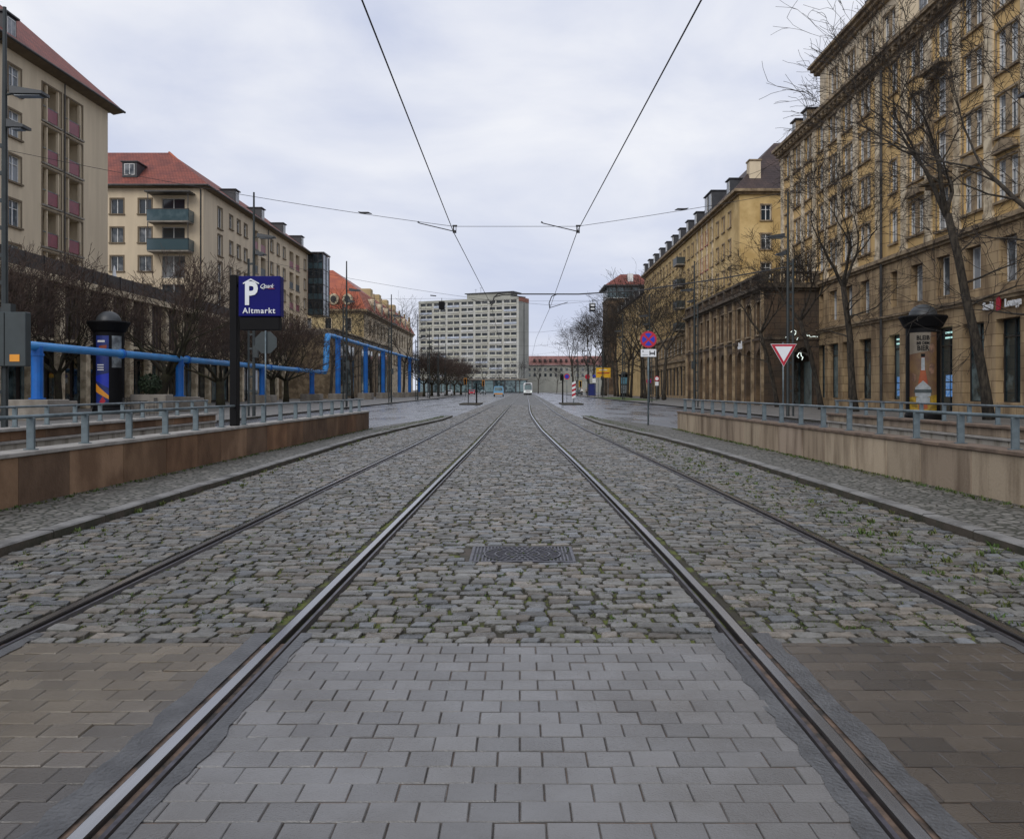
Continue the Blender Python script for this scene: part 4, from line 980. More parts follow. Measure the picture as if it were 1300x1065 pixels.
PV = empty('pavilion', (-30, 150, 0), 'glass fronted pavilion with flat roof behind the tall blue pipe frame', 'pavilion')
b = MB(); b.box(-36, -27.5, 128, 188, 9.6, 10.3, M_conc); b.box(-36, -27.2, 128, 188, 10.3, 10.5, M_cream); b.build('roof', PV)
b = MB(); b.box(-36, -28, 128, 188, 0, 9.6, M_sandp); b.build('wall', PV)
for k in range(10):
    b = MB(); y = 129+k*6; b.box(-27.98, -27.9, y, y+4.8, .4, 8.6, M_sandp if k % 3 == 0 else GS); b.box(-27.89, -27.8, y+2.35, y+2.45, .4, 8.6, M_dframe); b.build('window', PV)

L3 = empty('baroque_palace', (-45, 215, 0), 'cream baroque palace with orange mansard roof and round dormers, left of the tower block', 'building')
F3f = Frame(-31.5, 175, R(180)); F3 = Frame(-31.5, 255, R(-90)); hf = []
for u in (3.2, 7.2, 11.2, 15): 
    for z in (13.3, 8.8, 4): hf.append((u-.6, u+.6, z, z+2.6))
b = MB(); wall(b, F3f, 0, 30, 0, 17.6, hf, M_cream2, .25); 
hs = [(u-.7, u+.7, z, z+2.9) for u in [3+5.0*i for i in range(15)] for z in (12.9, 7.6)]
wall(b, F3, 0, 80, 0, 17.6, hs, M_cream, .25); b.build('wall', L3)
for q in hf: window(L3, F3f, *q, 'plain2', .25, frame=M_dframe, trim=M_cream)
for q in hs: window(L3, F3, *q, 'plain2', .25, frame=M_dframe, trim=M_sandp)
b = MB(); 
for z0, z1, p in ((16.9, 17.3, .3), (17.3, 17.7, .7)): b.box(0, 30, .002, p, z0, z1, M_sandp, F3f); b.box(0, 80+p, .002, p, z0, z1, M_sandp, F3)
b.build('cornice', L3)
b = MB(); x1, y0 = -31.0, 174.5
b.quad((x1, y0, 17.7), (x1, 256, 17.7), (x1-2.2, 254, 22), (x1-2.2, y0+2.2, 22), M_tileo); b.quad((x1, y0, 17.7), (-62, y0, 17.7), (-62, y0+2.2, 22), (x1-2.2, y0+2.2, 22), M_tileo)
b.quad((x1-2.2, y0+2.2, 22), (x1-2.2, 254, 22), (x1-9, 246, 27), (x1-9, y0+11, 27), M_tilep); b.quad((x1-2.2, y0+2.2, 22), (-62, y0+2.2, 22), (-62, y0+11, 27), (x1-9, y0+11, 27), M_tileo)
b.poly([(x1, 256, 17.7), (x1-2.2, 254, 22), (x1-9, 246, 27), (x1-22, 256, 17.7)], M_tileo); b.build('roof', L3)
for x in (-34.8, -37.6, -40.4): 
    b = MB(); b.lathe([(.0, -.02), (.8, -.02), (.8, .12)], (0, 0, 0), M_cream, 14); o = b.build('d'); me = o.data; bpy.data.objects.remove(o)
    b = MB(); b.prism([(x+1.0*math.cos(a), 174.7, 19.7+1.15*math.sin(a)) for a in [math.pi*2*k/14 for k in range(14)]], (0, 2.2, 0), M_cream); do = b.build('round_dormer', L3)
    b = MB(); b.prism([(x+.6*math.cos(a), 174.66, 19.7+.75*math.sin(a)) for a in [math.pi*2*k/14 for k in range(14)]], (0, .03, 0), M_dframe); b.build('pane', do)
for y in (186, 196, 206, 216, 226, 236, 246):
    b = MB(); b.prism([(-31.2, y+1.3*math.cos(a), 19.4+1.5*math.sin(a)) for a in [math.pi*2*k/14 for k in range(14)]], (-2.2, 0, 0), M_cream); b.prism([(-31.2, y-.5, 20.8), (-31.2, y+.5, 20.8), (-31.2, y, 22)], (-.5, 0, 0), M_sandp); do = b.build('round_dormer', L3)
    b = MB(); b.prism([(-31.14, y+.7*math.cos(a), 19.4+.95*math.sin(a)) for a in [math.pi*2*k/14 for k in range(14)]], (-.04, 0, 0), M_dframe); b.build('pane', do)
for y in (195, 207, 219, 232):
    b = MB(); b.cbox(-36, -33.6, y, y+3, 21.5, 24.2, M_cream2, .05); b.build('chimney', L3)
b = MB(); 
for z in (20.6,): b.box(-31.6, -31.4, 180, 254, z-2.9, z-2.6, M_sandp)
b.build('ledge', L3)

# ---- tower block -----------------------------------------------------------------------
TB = empty('tower_block', (-27, 452, 0), 'wide grey-beige high-rise slab with balcony grid at the end of the street', 'building')
ta = R(180-25); Tx, Ty = -.6, 445.
FT = Frame(Tx, Ty, ta)           # u runs right to left along the front
TW = 60; TH = 49.3; NR = 14; sh = 3.33
M_tw = mat('tower_concrete', (.44, .44, .41), .85, .1, .1, c2=(.40, .39, .34))  # pale, low contrast tower colours stand in for distance haze
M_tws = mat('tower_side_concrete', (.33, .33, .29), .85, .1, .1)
M_p1 = mat('parapet_blue_white', (.44, .48, .55), .7, .1, .5); M_p2 = mat('parapet_yellowish', (.46, .455, .38), .7, .1, .5); M_p3 = mat('parapet_pale', (.55, .55, .53), .7, .1, .5)
b = MB(); hol = []; z0 = 2.0
groups = [(1.2+8.4*i) for i in range(7)]
hol = []
for g in groups:
    for r in range(NR):
        z = z0+r*sh
        hol.append((g, g+3.3, z+1.1, z+2.55)); hol.append((g+3.9, g+7.2, z+1.1, z+2.55))
wall(b, FT, 0, TW, 0, TH, hol, M_tw, .8)
FS = Frame(Tx, Ty, ta-R(90)); sq = FS(12.5, 0, 0)
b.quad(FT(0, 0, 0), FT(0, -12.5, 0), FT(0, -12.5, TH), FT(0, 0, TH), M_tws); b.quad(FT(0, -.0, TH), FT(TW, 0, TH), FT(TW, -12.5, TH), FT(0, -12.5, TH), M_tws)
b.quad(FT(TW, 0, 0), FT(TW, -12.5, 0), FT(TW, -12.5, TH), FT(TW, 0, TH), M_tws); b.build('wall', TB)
hol.sort(key=lambda h: -h[2]); wm = None
for q in hol[:100]:
    if wm is None:
        b = MB(); b.quad((-1.65, 0, 0), (1.65, 0, 0), (1.65, 0, 1.45), (-1.65, 0, 1.45), G)
        for x in (-.7, 0.05, .8): b.box(x-.05, x+.05, .02, .12, 0, 1.45, M_dframe)
        o = b.build('w'); wm = o.data; bpy.data.objects.remove(o)
    link(wm, 'window', TB, Vector(FT((q[0]+q[1])/2, -.78, q[2]))-Vector(TB.location), ta)
b = MB()
for q in hol[100:]: b.quad(FT(q[0], -.78, q[2]), FT(q[1], -.78, q[2]), FT(q[1], -.78, q[3]), FT(q[0], -.78, q[3]), G); b.box((q[0]+q[1])/2-.05, (q[0]+q[1])/2+.05, -.7, -.6, q[2], q[3], M_dframe, FT)
tag(b.build('lower_windows', TB), kind='stuff')
rnd = random.Random(4)
for r in range(NR):
    for g in groups:
        z = z0+r*sh; b = MB(); b.box(g, g+7.2, .003, .35, z+.05, z+1.05, rnd.choice([M_p1, M_p2, M_p2, M_p3, M_tw]), FT); b.build('balcony_parapet', TB)
b = MB(); b.box(0, TW, .003, .25, TH-1.2, TH-.1, M_tws, FT); 
b.box(5, 30.5, -9, -.6, TH, TH+2.6, M_tws, FT); b.box(3, 31.5, -10, .2, TH+2.6, TH+3.0, M_zinc, FT); b.build('rooftop_storey', TB)
b = MB(); b.box(-.2, -.003, -6.6, -6.2, 3, TH-3, M_dframe, FT); b.box(-.15, -.002, -12.4, -.1, TH-2.2, TH, mat('rust_red_cladding', (.3, .12, .08), .8, .1, 1), FT); b.build('stair_strip', TB)
for i, (u, h) in enumerate(((24, 2.5), (27, 1.8))):
    b = MB(); b.tube([FT(u, -4, TH+3.7), FT(u, -4, TH+3.7+h)], .08, M_pole, 5); b.tube([FT(u-.8, -4, TH+3.5+h), FT(u+.8, -4, TH+3.5+h)], .05, M_pole, 5); b.build('antenna', TB)
FB2 = empty('far_building', (32, 520, 0), 'low grey building with long red roof beside the tower block', 'building')
b = MB(); b.box(-20, 60, 520, 534, 0, 16.3, M_tws); b.build('wall', FB2)
b = MB(); b.quad((-21, 519, 16.3), (61, 519, 16.3), (58, 527, 22), (-18, 527, 22), mat('hazed_red_roof', (.24, .115, .10), .8, .12, .1)); b.build('roof', FB2)  # distance haze put into the muted roof colour
for k in range(12):
    b = MB(); b.box(8+k*3.2, 9.4+k*3.2, 520.2, 522.5, 18.4, 19.9, M_tiled); b.build('dormer', FB2)
for k in range(16):
    for z in (12.8, 9.4): b = MB(); b.box(5+k*3.2, 6.4+k*3.2, 519.9, 519.98, z, z+1.8, G); b.build('window', FB2)
PK = empty('low_glass_building', (-14, 405, 0), 'low dark glazed building at the foot of the tower block', 'building')
b = MB(); b.box(-48, 4, 400, 412, 6.0, 6.6, M_conc); b.build('roof', PK); b = MB(); b.box(-47.5, 3.5, 400.5, 411, 0, 6.0, M_lampdark); b.build('wall', PK)
for k in range(10): b = MB(); b.box(-47+k*5.05, -42.6+k*5.05, 400.3, 400.49, .5, 4.2, GS); b.box(-47+k*5.05, -42.6+k*5.05, 400.3, 400.49, 4.4, 5.6, GS); b.build('window', PK)

# ------------------------------------------------------------------ blue pipeline
PP = empty('blue_pipeline', (-21, 95, 0), 'bright blue overground pipe running along the left pavement, rising to a tall frame', 'pipeline')
px = lambda y: -21.0
zlow = 3.3; ztop = 7.45
b = MB(); b.tube([(-21, 24, zlow), (-21, 92.2, zlow)], .19, M_blue, 16); 
for y in range(26, 92, 9): b.tube([(-21, y+1.6, zlow), (-21, y+1.67, zlow)], .25, M_blue2, 16); b.tube([(-21, y+1.71, zlow), (-21, y+1.78, zlow)], .25, M_blue2, 16)
b.build('low_pipe', PP, smooth=False)
b = MB(); b.tube([(-21, 92.2, zlow), (-21, 93.2, zlow), (-21, 93.8, zlow+.6), (-21, 94.3, ztop-.7), (-21, 94.7, ztop-.15), (-21, 95.4, ztop)], [.19, .26, .33, .33, .33, .22], M_blue, 16); b.build('riser', PP, smooth=True)
b = MB(); b.tube([(-21, 95.4, ztop), (-21, 182, ztop)], .2, M_blue, 14)
for y in range(98, 182, 7): b.tube([(-21, y, ztop), (-21, y+.2, ztop)], .25, M_blue, 14)
b.build('high_pipe', PP)
posts_low = [37.7, 53.5, 70.6, 87.5]; posts_hi = [100, 118, 133, 151, 165, 180]
for y in posts_low:
    b = MB(); b.tube([(-21, y, .9), (-21, y, zlow)], .24, M_blue2, 14); b.tube([(-21, y, zlow-.42), (-21, y, zlow-.32)], .28, M_blue2, 14); b.tube([(-21, y, 1.0), (-21, y, 1.05)], .34, M_blue2, 14); b.build('support_column', PP)
for y in posts_hi:
    b = MB(); b.tube([(-21, y, .9), (-21, y, ztop)], .3, M_blue2, 14); b.tube([(-21, y, ztop-.6), (-21, y, ztop-.5)], .35, M_blue2, 14); b.build('support_column', PP)
for i, y in enumerate(posts_low+posts_hi):
    b = MB(); b.cbox(-21.95, -20.05, y-.9, y+.9, .1, .98, M_conc, .03); b.cbox(-21.1-.9, -20.1, y+.93, y+1.7, .1, .9, M_conc, .03) if y < 60 else None
    o = b.build('concrete_plinth', loc=(-21, y, .1)); tag(o, ['grey concrete block under the blue pipe column beside the grey sign box', 'grey concrete block under the second blue pipe column, right of the advertising column', 'grey concrete block under the blue pipe column right of the parking sign', 'grey concrete block under the last column of the low blue pipe', 'concrete block under the nearest column of the tall blue frame', 'concrete block under the second column of the tall blue frame', 'concrete block under the third column of the tall blue frame', 'concrete block under the fourth column of the tall blue frame', 'concrete block under the fifth column of the tall blue frame', 'concrete block under the farthest column of the tall blue frame'][i], 'concrete block', 'concrete blocks under the blue pipe columns')

# ------------------------------------------------------------------ lamp masts and overhead line
def mast(x, y, side, label):
    root = empty('lamp_mast', (x, y, .1), label, 'lamp post', 'catenary masts with street lamps along the kerbs')
    b = MB(); b.tube([(x, y, .1), (x, y, 7.2), (x, y, 11.2)], [.085, .075, .045], M_pole, 8); b.build('pole', root)
    b = MB(); xs = x-side*.0+side*.26; b.tube([(xs, y, .1), (xs, y, 7.9)], .055, M_pole, 6)
    for k in range(11): b.box(min(x, xs), max(x, xs), y-.03, y+.03, .6+k*.7, .7+k*.7, M_pole)
    b.build('ladder_post', root)
    def arm(z, l, head):
        xa = x-side*.05; b = MB(); b.tube([(x, y, z), (x-side*l*.35, y, z+.05)], .03, M_pole, 6); b.build('arm', root)
        b = MB(); x0, x1 = x-side*l*.25, x-side*(l*.25+head)
        b.add([(x0, y-.16, z+.0), (x0, y+.16, z+.0), (x0, y+.16, z+.2), (x0, y-.16, z+.2), (x1, y-.2, z-.02), (x1, y+.2, z-.02), (x1, y+.2, z+.05), (x1, y-.2, z+.05), ], [(0, 1, 2, 3), (4, 5, 6, 7), (0, 1, 5, 4), (1, 2, 6, 5), (2, 3, 7, 6), (3, 0, 4, 7)], M_lampdark)
        b.box(min(x0, x1)+.1, max(x0, x1)-.1, y-.12, y+.12, z-.05, z-.022, mat('lamp_glass', (.25, .27, .28), .2, .05, 3)); b.build('lamp_head', root)
    arm(8.95, .8, .85); arm(8.1, .5, .45)
    b = MB(); b.box(x-side*.1-.12, x-side*.1+.12, y-.12, y+.12, 3.0, 3.6, M_pole); b.build('switch_box', root)
    return root
words = ['nearest', 'second', 'third', 'fourth', 'fifth', 'sixth', 'seventh', 'eighth']
for i, y in enumerate((22.2, 43, 66, 89, 112, 135, 160, 186)):
    mast(-13.2 if i < 5 else -13.2-(i-4)*.9, y, -1, words[i]+' tall grey catenary mast with lamp heads on the left kerb, counted from the camera')
for i, y in enumerate((22.2, 43, 66, 89, 112, 140, 170, 200)):
    mast(13.3 if i else 13.9, y, 1, words[i]+' tall grey catenary mast with lamp heads on the right kerb, counted from the camera')
def wire(name, pts, r, label, cat='cable', parts=None, group=None):
    root = empty(name, pts[0], label, cat, group); b = MB(); b.tube(pts, r, M_wire, 5); b.build('wire', root); return root
def sag(a, c, s, n=12):
    return [(a[0]+(c[0]-a[0])*t, a[1]+(c[1]-a[1])*t, a[2]+(c[2]-a[2])*t-4*s*t*(1-t)) for t in [k/n for k in range(n+1)]]
xl = [(1, -1.75), (24.3, -1.86), (45, -1.5), (70, -1.75), (330, -1.0)]; xr = [(1, 2.25), (9.8, 2.06), (24.3, 1.6), (47, 1.62), (75, 1.4), (330, 2.6)]
cwl = wire('contact_wire', [(interp(xl, y), y, 5.82) for y in (1, 10, 24.3, 45, 70, 110, 200, 330)], .011, 'thin black overhead contact wire above the left track')
cwr = wire('contact_wire', [(interp(xr, y), y, 5.82) for y in (1, 9.8, 24.3, 47, 75, 110, 200, 330)], .011, 'thin black overhead contact wire above the right track')
sp = wire('span_wire', sag((-13.2, 22.2, 7.55), (-1.85, 24.3, 5.98), .12)+[(1.6, 24.3, 5.98)]+sag((1.6, 24.3, 5.98), (13.3, 22.2, 7.75), .12)[1:], .007, 'nearest thin span wire stretched across the street between two masts')
def gear(root, x, y, z, left=True):
    b = MB(); b.tube([(x+.0, y, z+.16), (x, y, z-.0)], .018, M_wire, 5); b.tube([(x+.07, y, z+.16), (x+.07, y, z-.06)], .01, M_wire, 5); b.cbox(x-.03, x+.1, y-.02, y+.02, z+.12, z+.17, M_wire, .005); b.cbox(x-.02, x+.06, y-.05, y+.05, z-.05, z+.02, M_wire, .005); b.build('hanger', root)
    b = MB(); b.tube([(x-1.0, y-.0, z+.26), (x-.95, y, z+.22), (x+.02, y, z-.01)], [.03, .014, .014], M_wire, 6); b.build('steady_arm', root)
gear(sp, -1.86, 24.3, 5.85); gear(sp, 1.6, 24.3, 5.85)
for (a, y, z) in ((-4.3, 24.0, 6.3), (4.45, 23.9, 6.38)):
    b = MB(); b.tube([(a-.18, y, z+(.03 if a < 0 else -.03)), (a-.1, y, z), (a+.1, y, z), (a+.2, y, z-(.03 if a < 0 else -.03))], [.01, .03, .03, .01], M_wire, 6); b.build('insulator', sp)
sp2 = wire('span_wire', sag((-13.2, 43, 7.9), (-1.5, 45, 6.05), .15)+[(1.6, 47, 6.0)]+sag((1.6, 47, 6.0), (13.3, 46, 7.3), .1)[1:], .007, 'second thin span wire across the street, crossing in front of the tower block')
b = MB(); b.tube([(-4.6, 44.5, 6.25), (-4.3, 44.5, 6.22)], .03, M_wire, 6); b.build('insulator', sp2)
gear(sp2, -1.5, 45, 5.85); 
b = MB(); b.tube([(1.62, 47, 5.85), (2.6, 47, 6.15)], .02, M_wire, 6); b.build('steady_arm', sp2)
for k, y in enumerate((70, 92, 115)):
    s3 = wire('span_wire', sag((-13.2, y-3, 7.9), (-1.7, y, 6.05), .2, 8)+sag((1.6, y, 6.05), (13.3, y-2, 7.9), .2, 8), .008, ['third', 'fourth', 'fifth'][k]+' thin span wire across the street, counted from the camera')
# thick feeder cable with its two drop loops
fc = wire('feeder_cable', [(13.3, 43, 7.5), (10, 43.3, 6.95), (6, 43.8, 6.42), (3, 44.2, 6.28), (0, 44.6, 6.33), (-.7, 44.8, 6.42), (-1.15, 45, 6.38), (-1.35, 45, 6.2), (-1.4, 45, 5.85)], .035, 'thick black feeder cable hanging across the street in front of the tower block')
b = MB(); b.tube([(1.95, 44.4, 6.32), (1.65, 45, 6.25), (1.55, 46, 6.0), (1.62, 47, 5.84)], .025, M_wire, 6); b.build('drop_loop', fc)
b = MB(); b.tube([(-1.35, 45, 6.22), (-.9, 45, 6.33), (-.4, 45, 6.33), (-.1, 45, 6.25), (.3, 45, 6.2)], .03, M_wire, 6); b.build('drop_loop', fc)
def hung(x, y, z, w_, h_, label, white):
    root = empty('hanging_signal', (x, y, z), label, 'signal'); b = MB(); b.cbox(x-w_/2, x+w_/2, y, y+.25, z-h_/2, z+h_/2, M_black, .02); b.build('housing', root)
    b = MB(); b.tube([(x, y+.12, z+h_/2), (x, y+.12, z+h_/2+.25)], .02, M_wire, 5); b.build('hanger', root)
    if white:
        b = MB()
        b.box(x-w_*.3, x+w_*.3, y-.02, y-.002, z+h_*.1, z+h_*.3, M_swhite); b.box(x-w_*.3, x+w_*.3, y-.02, y-.002, z-h_*.3, z-h_*.12, M_swhite); b.box(x-w_*.42, x+w_*.42, y-.012, y-.003, z+h_*.42, z+h_*.49, M_swhite); b.build('symbol', root)
hung(5.2, 62, 7.32, .44, .6, 'small black hanging tram signal with white bars, right of the tower block', True)
hung(-5.6, 62, 7.45, .42, .56, 'small black square signal hanging before the upper left of the tower block', False)
s4 = wire('span_wire', sag((-13.2, 66, 8.4), (-5.6, 62.1, 7.95), .05, 6)+[(0, 62.1, 7.75)]+sag((5.2, 62.1, 7.8), (13.3, 66, 8.6), .05, 6), .007, 'thin wire carrying the two hanging tram signals')

# ------------------------------------------------------------------ signs and street furniture
def disc(b, x, y, z, r, m, th=.012, n=28): b.prism([(x+r*math.cos(2*math.pi*k/n), y, z+r*math.sin(2*math.pi*k/n)) for k in range(n)], (0, th, 0), m)
PS = empty('parking_sign', (-5.56, 16.9, .70), 'black post with navy illuminated parking garage sign reading Altmarkt', 'sign')
b = MB(); b.cbox(-5.63, -5.49, 16.8, 17.0, .70, 3.63, M_black, .01); b.build('post', PS)
b = MB(); b.cbox(-5.44, -4.63, 16.75, 17.0, 2.82, 3.60, M_navy, .012); b.box(-5.49, -5.44, 16.85, 16.9, 3.4, 3.45, M_black); b.build('panel', PS)
b = MB(); b.cbox(-5.43, -4.66, 16.78, 16.98, 2.56, 2.815, M_black, .01); b.build('lower_box', PS)
q = Vector(PS.location)
text_obj('P', .62, M_swhite, PS, Vector((-5.2, 16.735, 3.24))-q, 0, .018, sx=.82)
text_obj('Altmarkt', .15, M_swhite, PS, Vector((-5.04, 16.735, 2.925))-q, 0, .002, spacing=1.16)
text_obj('Qpark', .115, M_swhite, PS, Vector((-4.9, 16.735, 3.40))-q, 0, .0, shear=.5, spacing=.85)
b = MB(); b.prism([(-5.35, 16.735, 3.44), (-5.2, 16.735, 3.52), (-5.04, 16.735, 3.44), (-5.04, 16.735, 3.465), (-5.2, 16.735, 3.55), (-5.35, 16.735, 3.465)], (0, .012, 0), M_swhite); b.build('roof_symbol', PS)
b = MB(); b.prism([(-4.86, 16.735, 3.352), (-4.74, 16.735, 3.352), (-4.74, 16.735, 3.36), (-4.86, 16.735, 3.36)], (0, .01, 0), M_red); b.build('underline', PS)

def pole_sign(name, x, y, ztop, label, cat='sign', r=.03):
    root = empty(name, (x, y, .1 if abs(x) > 3 else 0), label, cat); b = MB(); b.tube([(x, y, .0), (x, y, ztop)], r, M_rail, 8); b.build('post', root, smooth=True); return root
NSG = pole_sign('no_stopping_sign', 4.74, 32, 3.6, 'red and blue round no-stopping sign with white plate below, right of the tracks')
b = MB(); disc(b, 4.74, 31.95, 3.26, .31, M_red); 
b.build('plate', NSG)
b = MB()
for a in range(4):
    t0 = a*math.pi/2+.29+math.pi/4-math.pi/4; pts = [(4.74, 31.944, 3.26)]
    pts = []
    cx, cz = 4.74+.145*math.cos(a*math.pi/2), 3.26+.145*math.sin(a*math.pi/2)
    t = [a*math.pi/2+math.pi/4*s_*.72 for s_ in (-1, -.5, 0, .5, 1)]
    pts = [(4.74+.045*math.cos(a*math.pi/2), 31.944, 3.26+.045*math.sin(a*math.pi/2))]+[(4.74+.235*math.cos(k), 31.944, 3.26+.235*math.sin(k)) for k in t]
    b.prism(pts, (0, .005, 0), M_sblue)
b.build('blue_fields', NSG)
b = MB(); b.cbox(4.46, 5.03, 31.95, 31.965, 2.62, 2.9, M_swhite, .003); b.build('supplement_plate', NSG)
b = MB(); b.box(4.78, 4.98, 31.942, 31.949, 2.72, 2.77, M_black); b.box(4.78, 4.81, 31.942, 31.949, 2.68, 2.84, M_black); b.box(4.95, 4.98, 31.942, 31.949, 2.68, 2.84, M_black); b.box(4.52, 4.72, 31.942, 31.949, 2.68, 2.69, M_black); b.box(4.52, 4.56, 31.942, 31.949, 2.8, 2.84, M_black); b.build('pictogram', NSG)
YS = pole_sign('yield_sign', 9.42, 31, 3.1, 'red and white triangular give-way sign on a grey pole before the arcade')
def tri(b, cx, y, zt, s_, m, th=.012): b.prism([(cx-s_/2, y, zt), (cx+s_/2, y, zt), (cx, y, zt-s_*.866)], (0, th, 0), m)
b = MB(); tri(b, 9.42, 30.94, 3.04, .94, M_swhite); b.build('plate', YS); b = MB(); tri(b, 9.42, 30.934, 3.025, .90, M_red, .005); b.build('red_border', YS); b = MB(); tri(b, 9.42, 30.928, 2.95, .62, M_swhite, .005); b.build('white_field', YS)
OS = pole_sign('octagonal_sign', -9.1, 31, 3.6, 'grey octagonal back of a traffic sign on a pole left of the masts')
b = MB(); b.prism([(-9.1+.42*math.cos(R(22.5+45*k)), 31.05, 3.1+.42*math.sin(R(22.5+45*k))) for k in range(8)], (0, .012, 0), M_grey); b.build('plate', OS)
GBX = empty('sign_box', (-13.1, 22, .1), 'big dark grey back of a sign box with orange label at the left edge', 'sign')
b = MB(); b.cbox(-13.65, -12.55, 22, 22.25, 2.0, 3.38, M_grey, .015); b.box(-13.1, -13.085, 21.99, 22, 2.02, 3.36, M_black); b.build('housing', GBX)
b = MB(); b.box(-12.95, -12.7, 21.985, 21.999, 2.12, 2.3, M_orange); b.build('label_plate', GBX)
b = MB(); b.cbox(-13.5, -13.38, 22.05, 22.2, .1, 2.0, M_rail, .01); b.build('post', GBX)

def small_sign(kind, x, y, z, label):
    root = pole_sign('traffic_sign', x, y, z+.3, label, 'sign', .03); b = MB()
    return root, b
r_, b = small_sign('', 5.1, 94, 2.85, 'small round blue and red no-parking sign on the traffic island'); disc(b, 5.1, 93.95, 2.85, .32, M_red); b.build('plate', r_); b = MB(); disc(b, 5.1, 93.94, 2.85, .22, M_sblue, .005); b.build('blue_field', r_)
r_, b = small_sign('', 14.9, 100, 2.4, 'small round no-parking sign behind the no-stopping sign'); disc(b, 14.9, 99.95, 2.4, .32, M_red); b.build('plate', r_); b = MB(); disc(b, 14.9, 99.94, 2.4, .22, M_sblue, .005); b.build('blue_field', r_)
r_, b = small_sign('', 15.8, 100, 2.7, 'round white sign with red rim over a white plate behind the no-stopping sign'); disc(b, 15.8, 99.95, 2.7, .3, M_red); b.build('plate', r_); b = MB(); disc(b, 15.8, 99.94, 2.7, .2, M_swhite, .005); b.box(15.6, 16.0, 99.95, 99.96, 1.9, 2.35, M_swhite); b.build('white_field', r_)
r_ = empty('direction_board', (14.3, 149, .1), 'yellow direction board on two posts beneath the trees on the right', 'sign')
b = MB(); b.cbox(13.1, 15.6, 149, 149.06, 3.5, 5.2, M_yellow, .01); b.build('board', r_); b = MB(); b.box(13.3, 15.4, 148.98, 148.999, 4.2, 4.38, M_red); b.box(13.6, 15.0, 148.98, 148.999, 4.75, 4.9, M_white); b.build('writing', r_)
for x in (13.5, 15.2): b = MB(); b.tube([(x, 149.1, .1), (x, 149.1, 5.2)], .05, M_rail, 6); b.build('post', r_)
r_, b = small_sign('', 12.9, 150, 3.8, 'small blue and white sign cluster left of the yellow direction board'); b.cbox(12.6, 13.1, 149.95, 149.97, 3.6, 4.0, M_sblue, .003); b.cbox(12.55, 13.15, 149.95, 149.97, 2.6, 3.4, M_swhite, .003); b.build('plate', r_)
r_, b = small_sign('', 13.4, 172, 4.0, 'small red sign on a post farther down the right kerb'); disc(b, 13.4, 171.95, 4.0, .5, M_red); b.build('plate', r_)
r_ = empty('advertising_cabinet', (14.6, 176, .1), 'dark blue box cabinet on the right kerb beneath the direction board', 'cabinet'); b = MB(); b.cbox(13.9, 15.4, 176, 177, .25, 2.6, mat('dark_blue_cabinet', (.01, .02, .16), .5, .1, 1), .04); b.build('body', r_); b = MB(); b.cbox(13.85, 15.45, 175.95, 177.05, .1, .25, M_conc, .02); b.cbox(13.85, 15.45, 175.95, 177.05, 2.6, 2.7, M_lampdark, .02); b.build('plinth_and_lid', r_)
# traffic islands
for x0, x1, y, lab, nm in ((3.9, 5.9, 80, 'dark', 'right'), (-5.6, -3.7, 80, 'dark', 'left')):
    b = MB(); b.cbox(x0, x1, y, y+7, 0, .14, M_kerbf, .03); struct(b.build('traffic_island_'+nm))
b = MB(); bp = empty('signal_post', (4.1, 83, .14), 'thin black signal post with small arm on the right traffic island', 'signal')
b.tube([(4.1, 83, .1), (4.1, 83, 2.9)], .07, M_black, 8); b.build('post', bp); b = MB(); b.cbox(3.85, 4.2, 82.9, 83.1, 2.3, 2.8, M_black, .02); b.build('signal_head', bp)
bp = empty('marker_post', (5.1, 82, .14), 'red and white striped marker board on the right traffic island', 'marker')
b = MB(); b.tube([(5.1, 82.1, .1), (5.1, 82.1, 1.9)], .04, M_rail, 6); b.build('post', bp)
b = MB()
for k in range(7): b.prism([(4.93, 82, .55+k*.22), (5.27, 82, .7+k*.22), (5.27, 82, .92+k*.22), (4.93, 82, .77+k*.22)], (0, .03, 0), M_red if k % 2 else M_swhite)
b.build('striped_board', bp)
for i, (x, y) in enumerate(((-4.1, 82), (-5.0, 84))):
    bp = empty('bollard', (x, y, .14), ['dark bollard post at the track side of the left traffic island', 'thin bollard post at the road side of the left traffic island'][i], 'bollard', 'bollards of the left traffic island'); b = MB(); b.tube([(x, y, .1), (x, y, 2.0), (x, y, 2.08)], [.07-.03*i, .07-.03*i, .02], M_black, 8); b.build('post', bp)

# advertising columns
def ad_column(x, y, H, r, label, poster):
    root = empty('advertising_column', (x, y, .1), label, 'advertising column'); c = (x, y, .1); k = H/4.8
    b = MB(); b.lathe([(0, 0), (r*1.05, 0), (r*1.05, .25), (r*.98, .35), (r*.98, 3.85*k), (r*1.1, 3.9*k), (r*1.36, 4.25*k), (r*1.4, 4.3*k), (r*1.36, 4.36*k), (r*.9, 4.36*k)], c, M_black, 32); b.build('drum', root, smooth=False)
    b = MB(); b.lathe([(r*.82*math.cos(t), 4.34*k+.52*k*math.sin(t)) for t in [math.pi/2*i/8 for i in range(9)]], c, M_lampdark, 28); b.build('dome', root, smooth=True)
    return root
AC = ad_column(16.75, 36, 4.8, .68, 'dark advertising column with bottle poster and domed cap on the right pavement', 1)
M_post = mat('warm_poster_print', (.13, .075, .03), .45, .3, 2.2, c2=(.09, .045, .025), vlo=.42, vhi=.6)
M_postl = mat('beige_poster_print', (.17, .145, .11), .45, .1, 2)
M_amber = mat('amber_bottle_print', (.26, .06, .01), .35, .2, 2, c2=(.2, .03, .01))
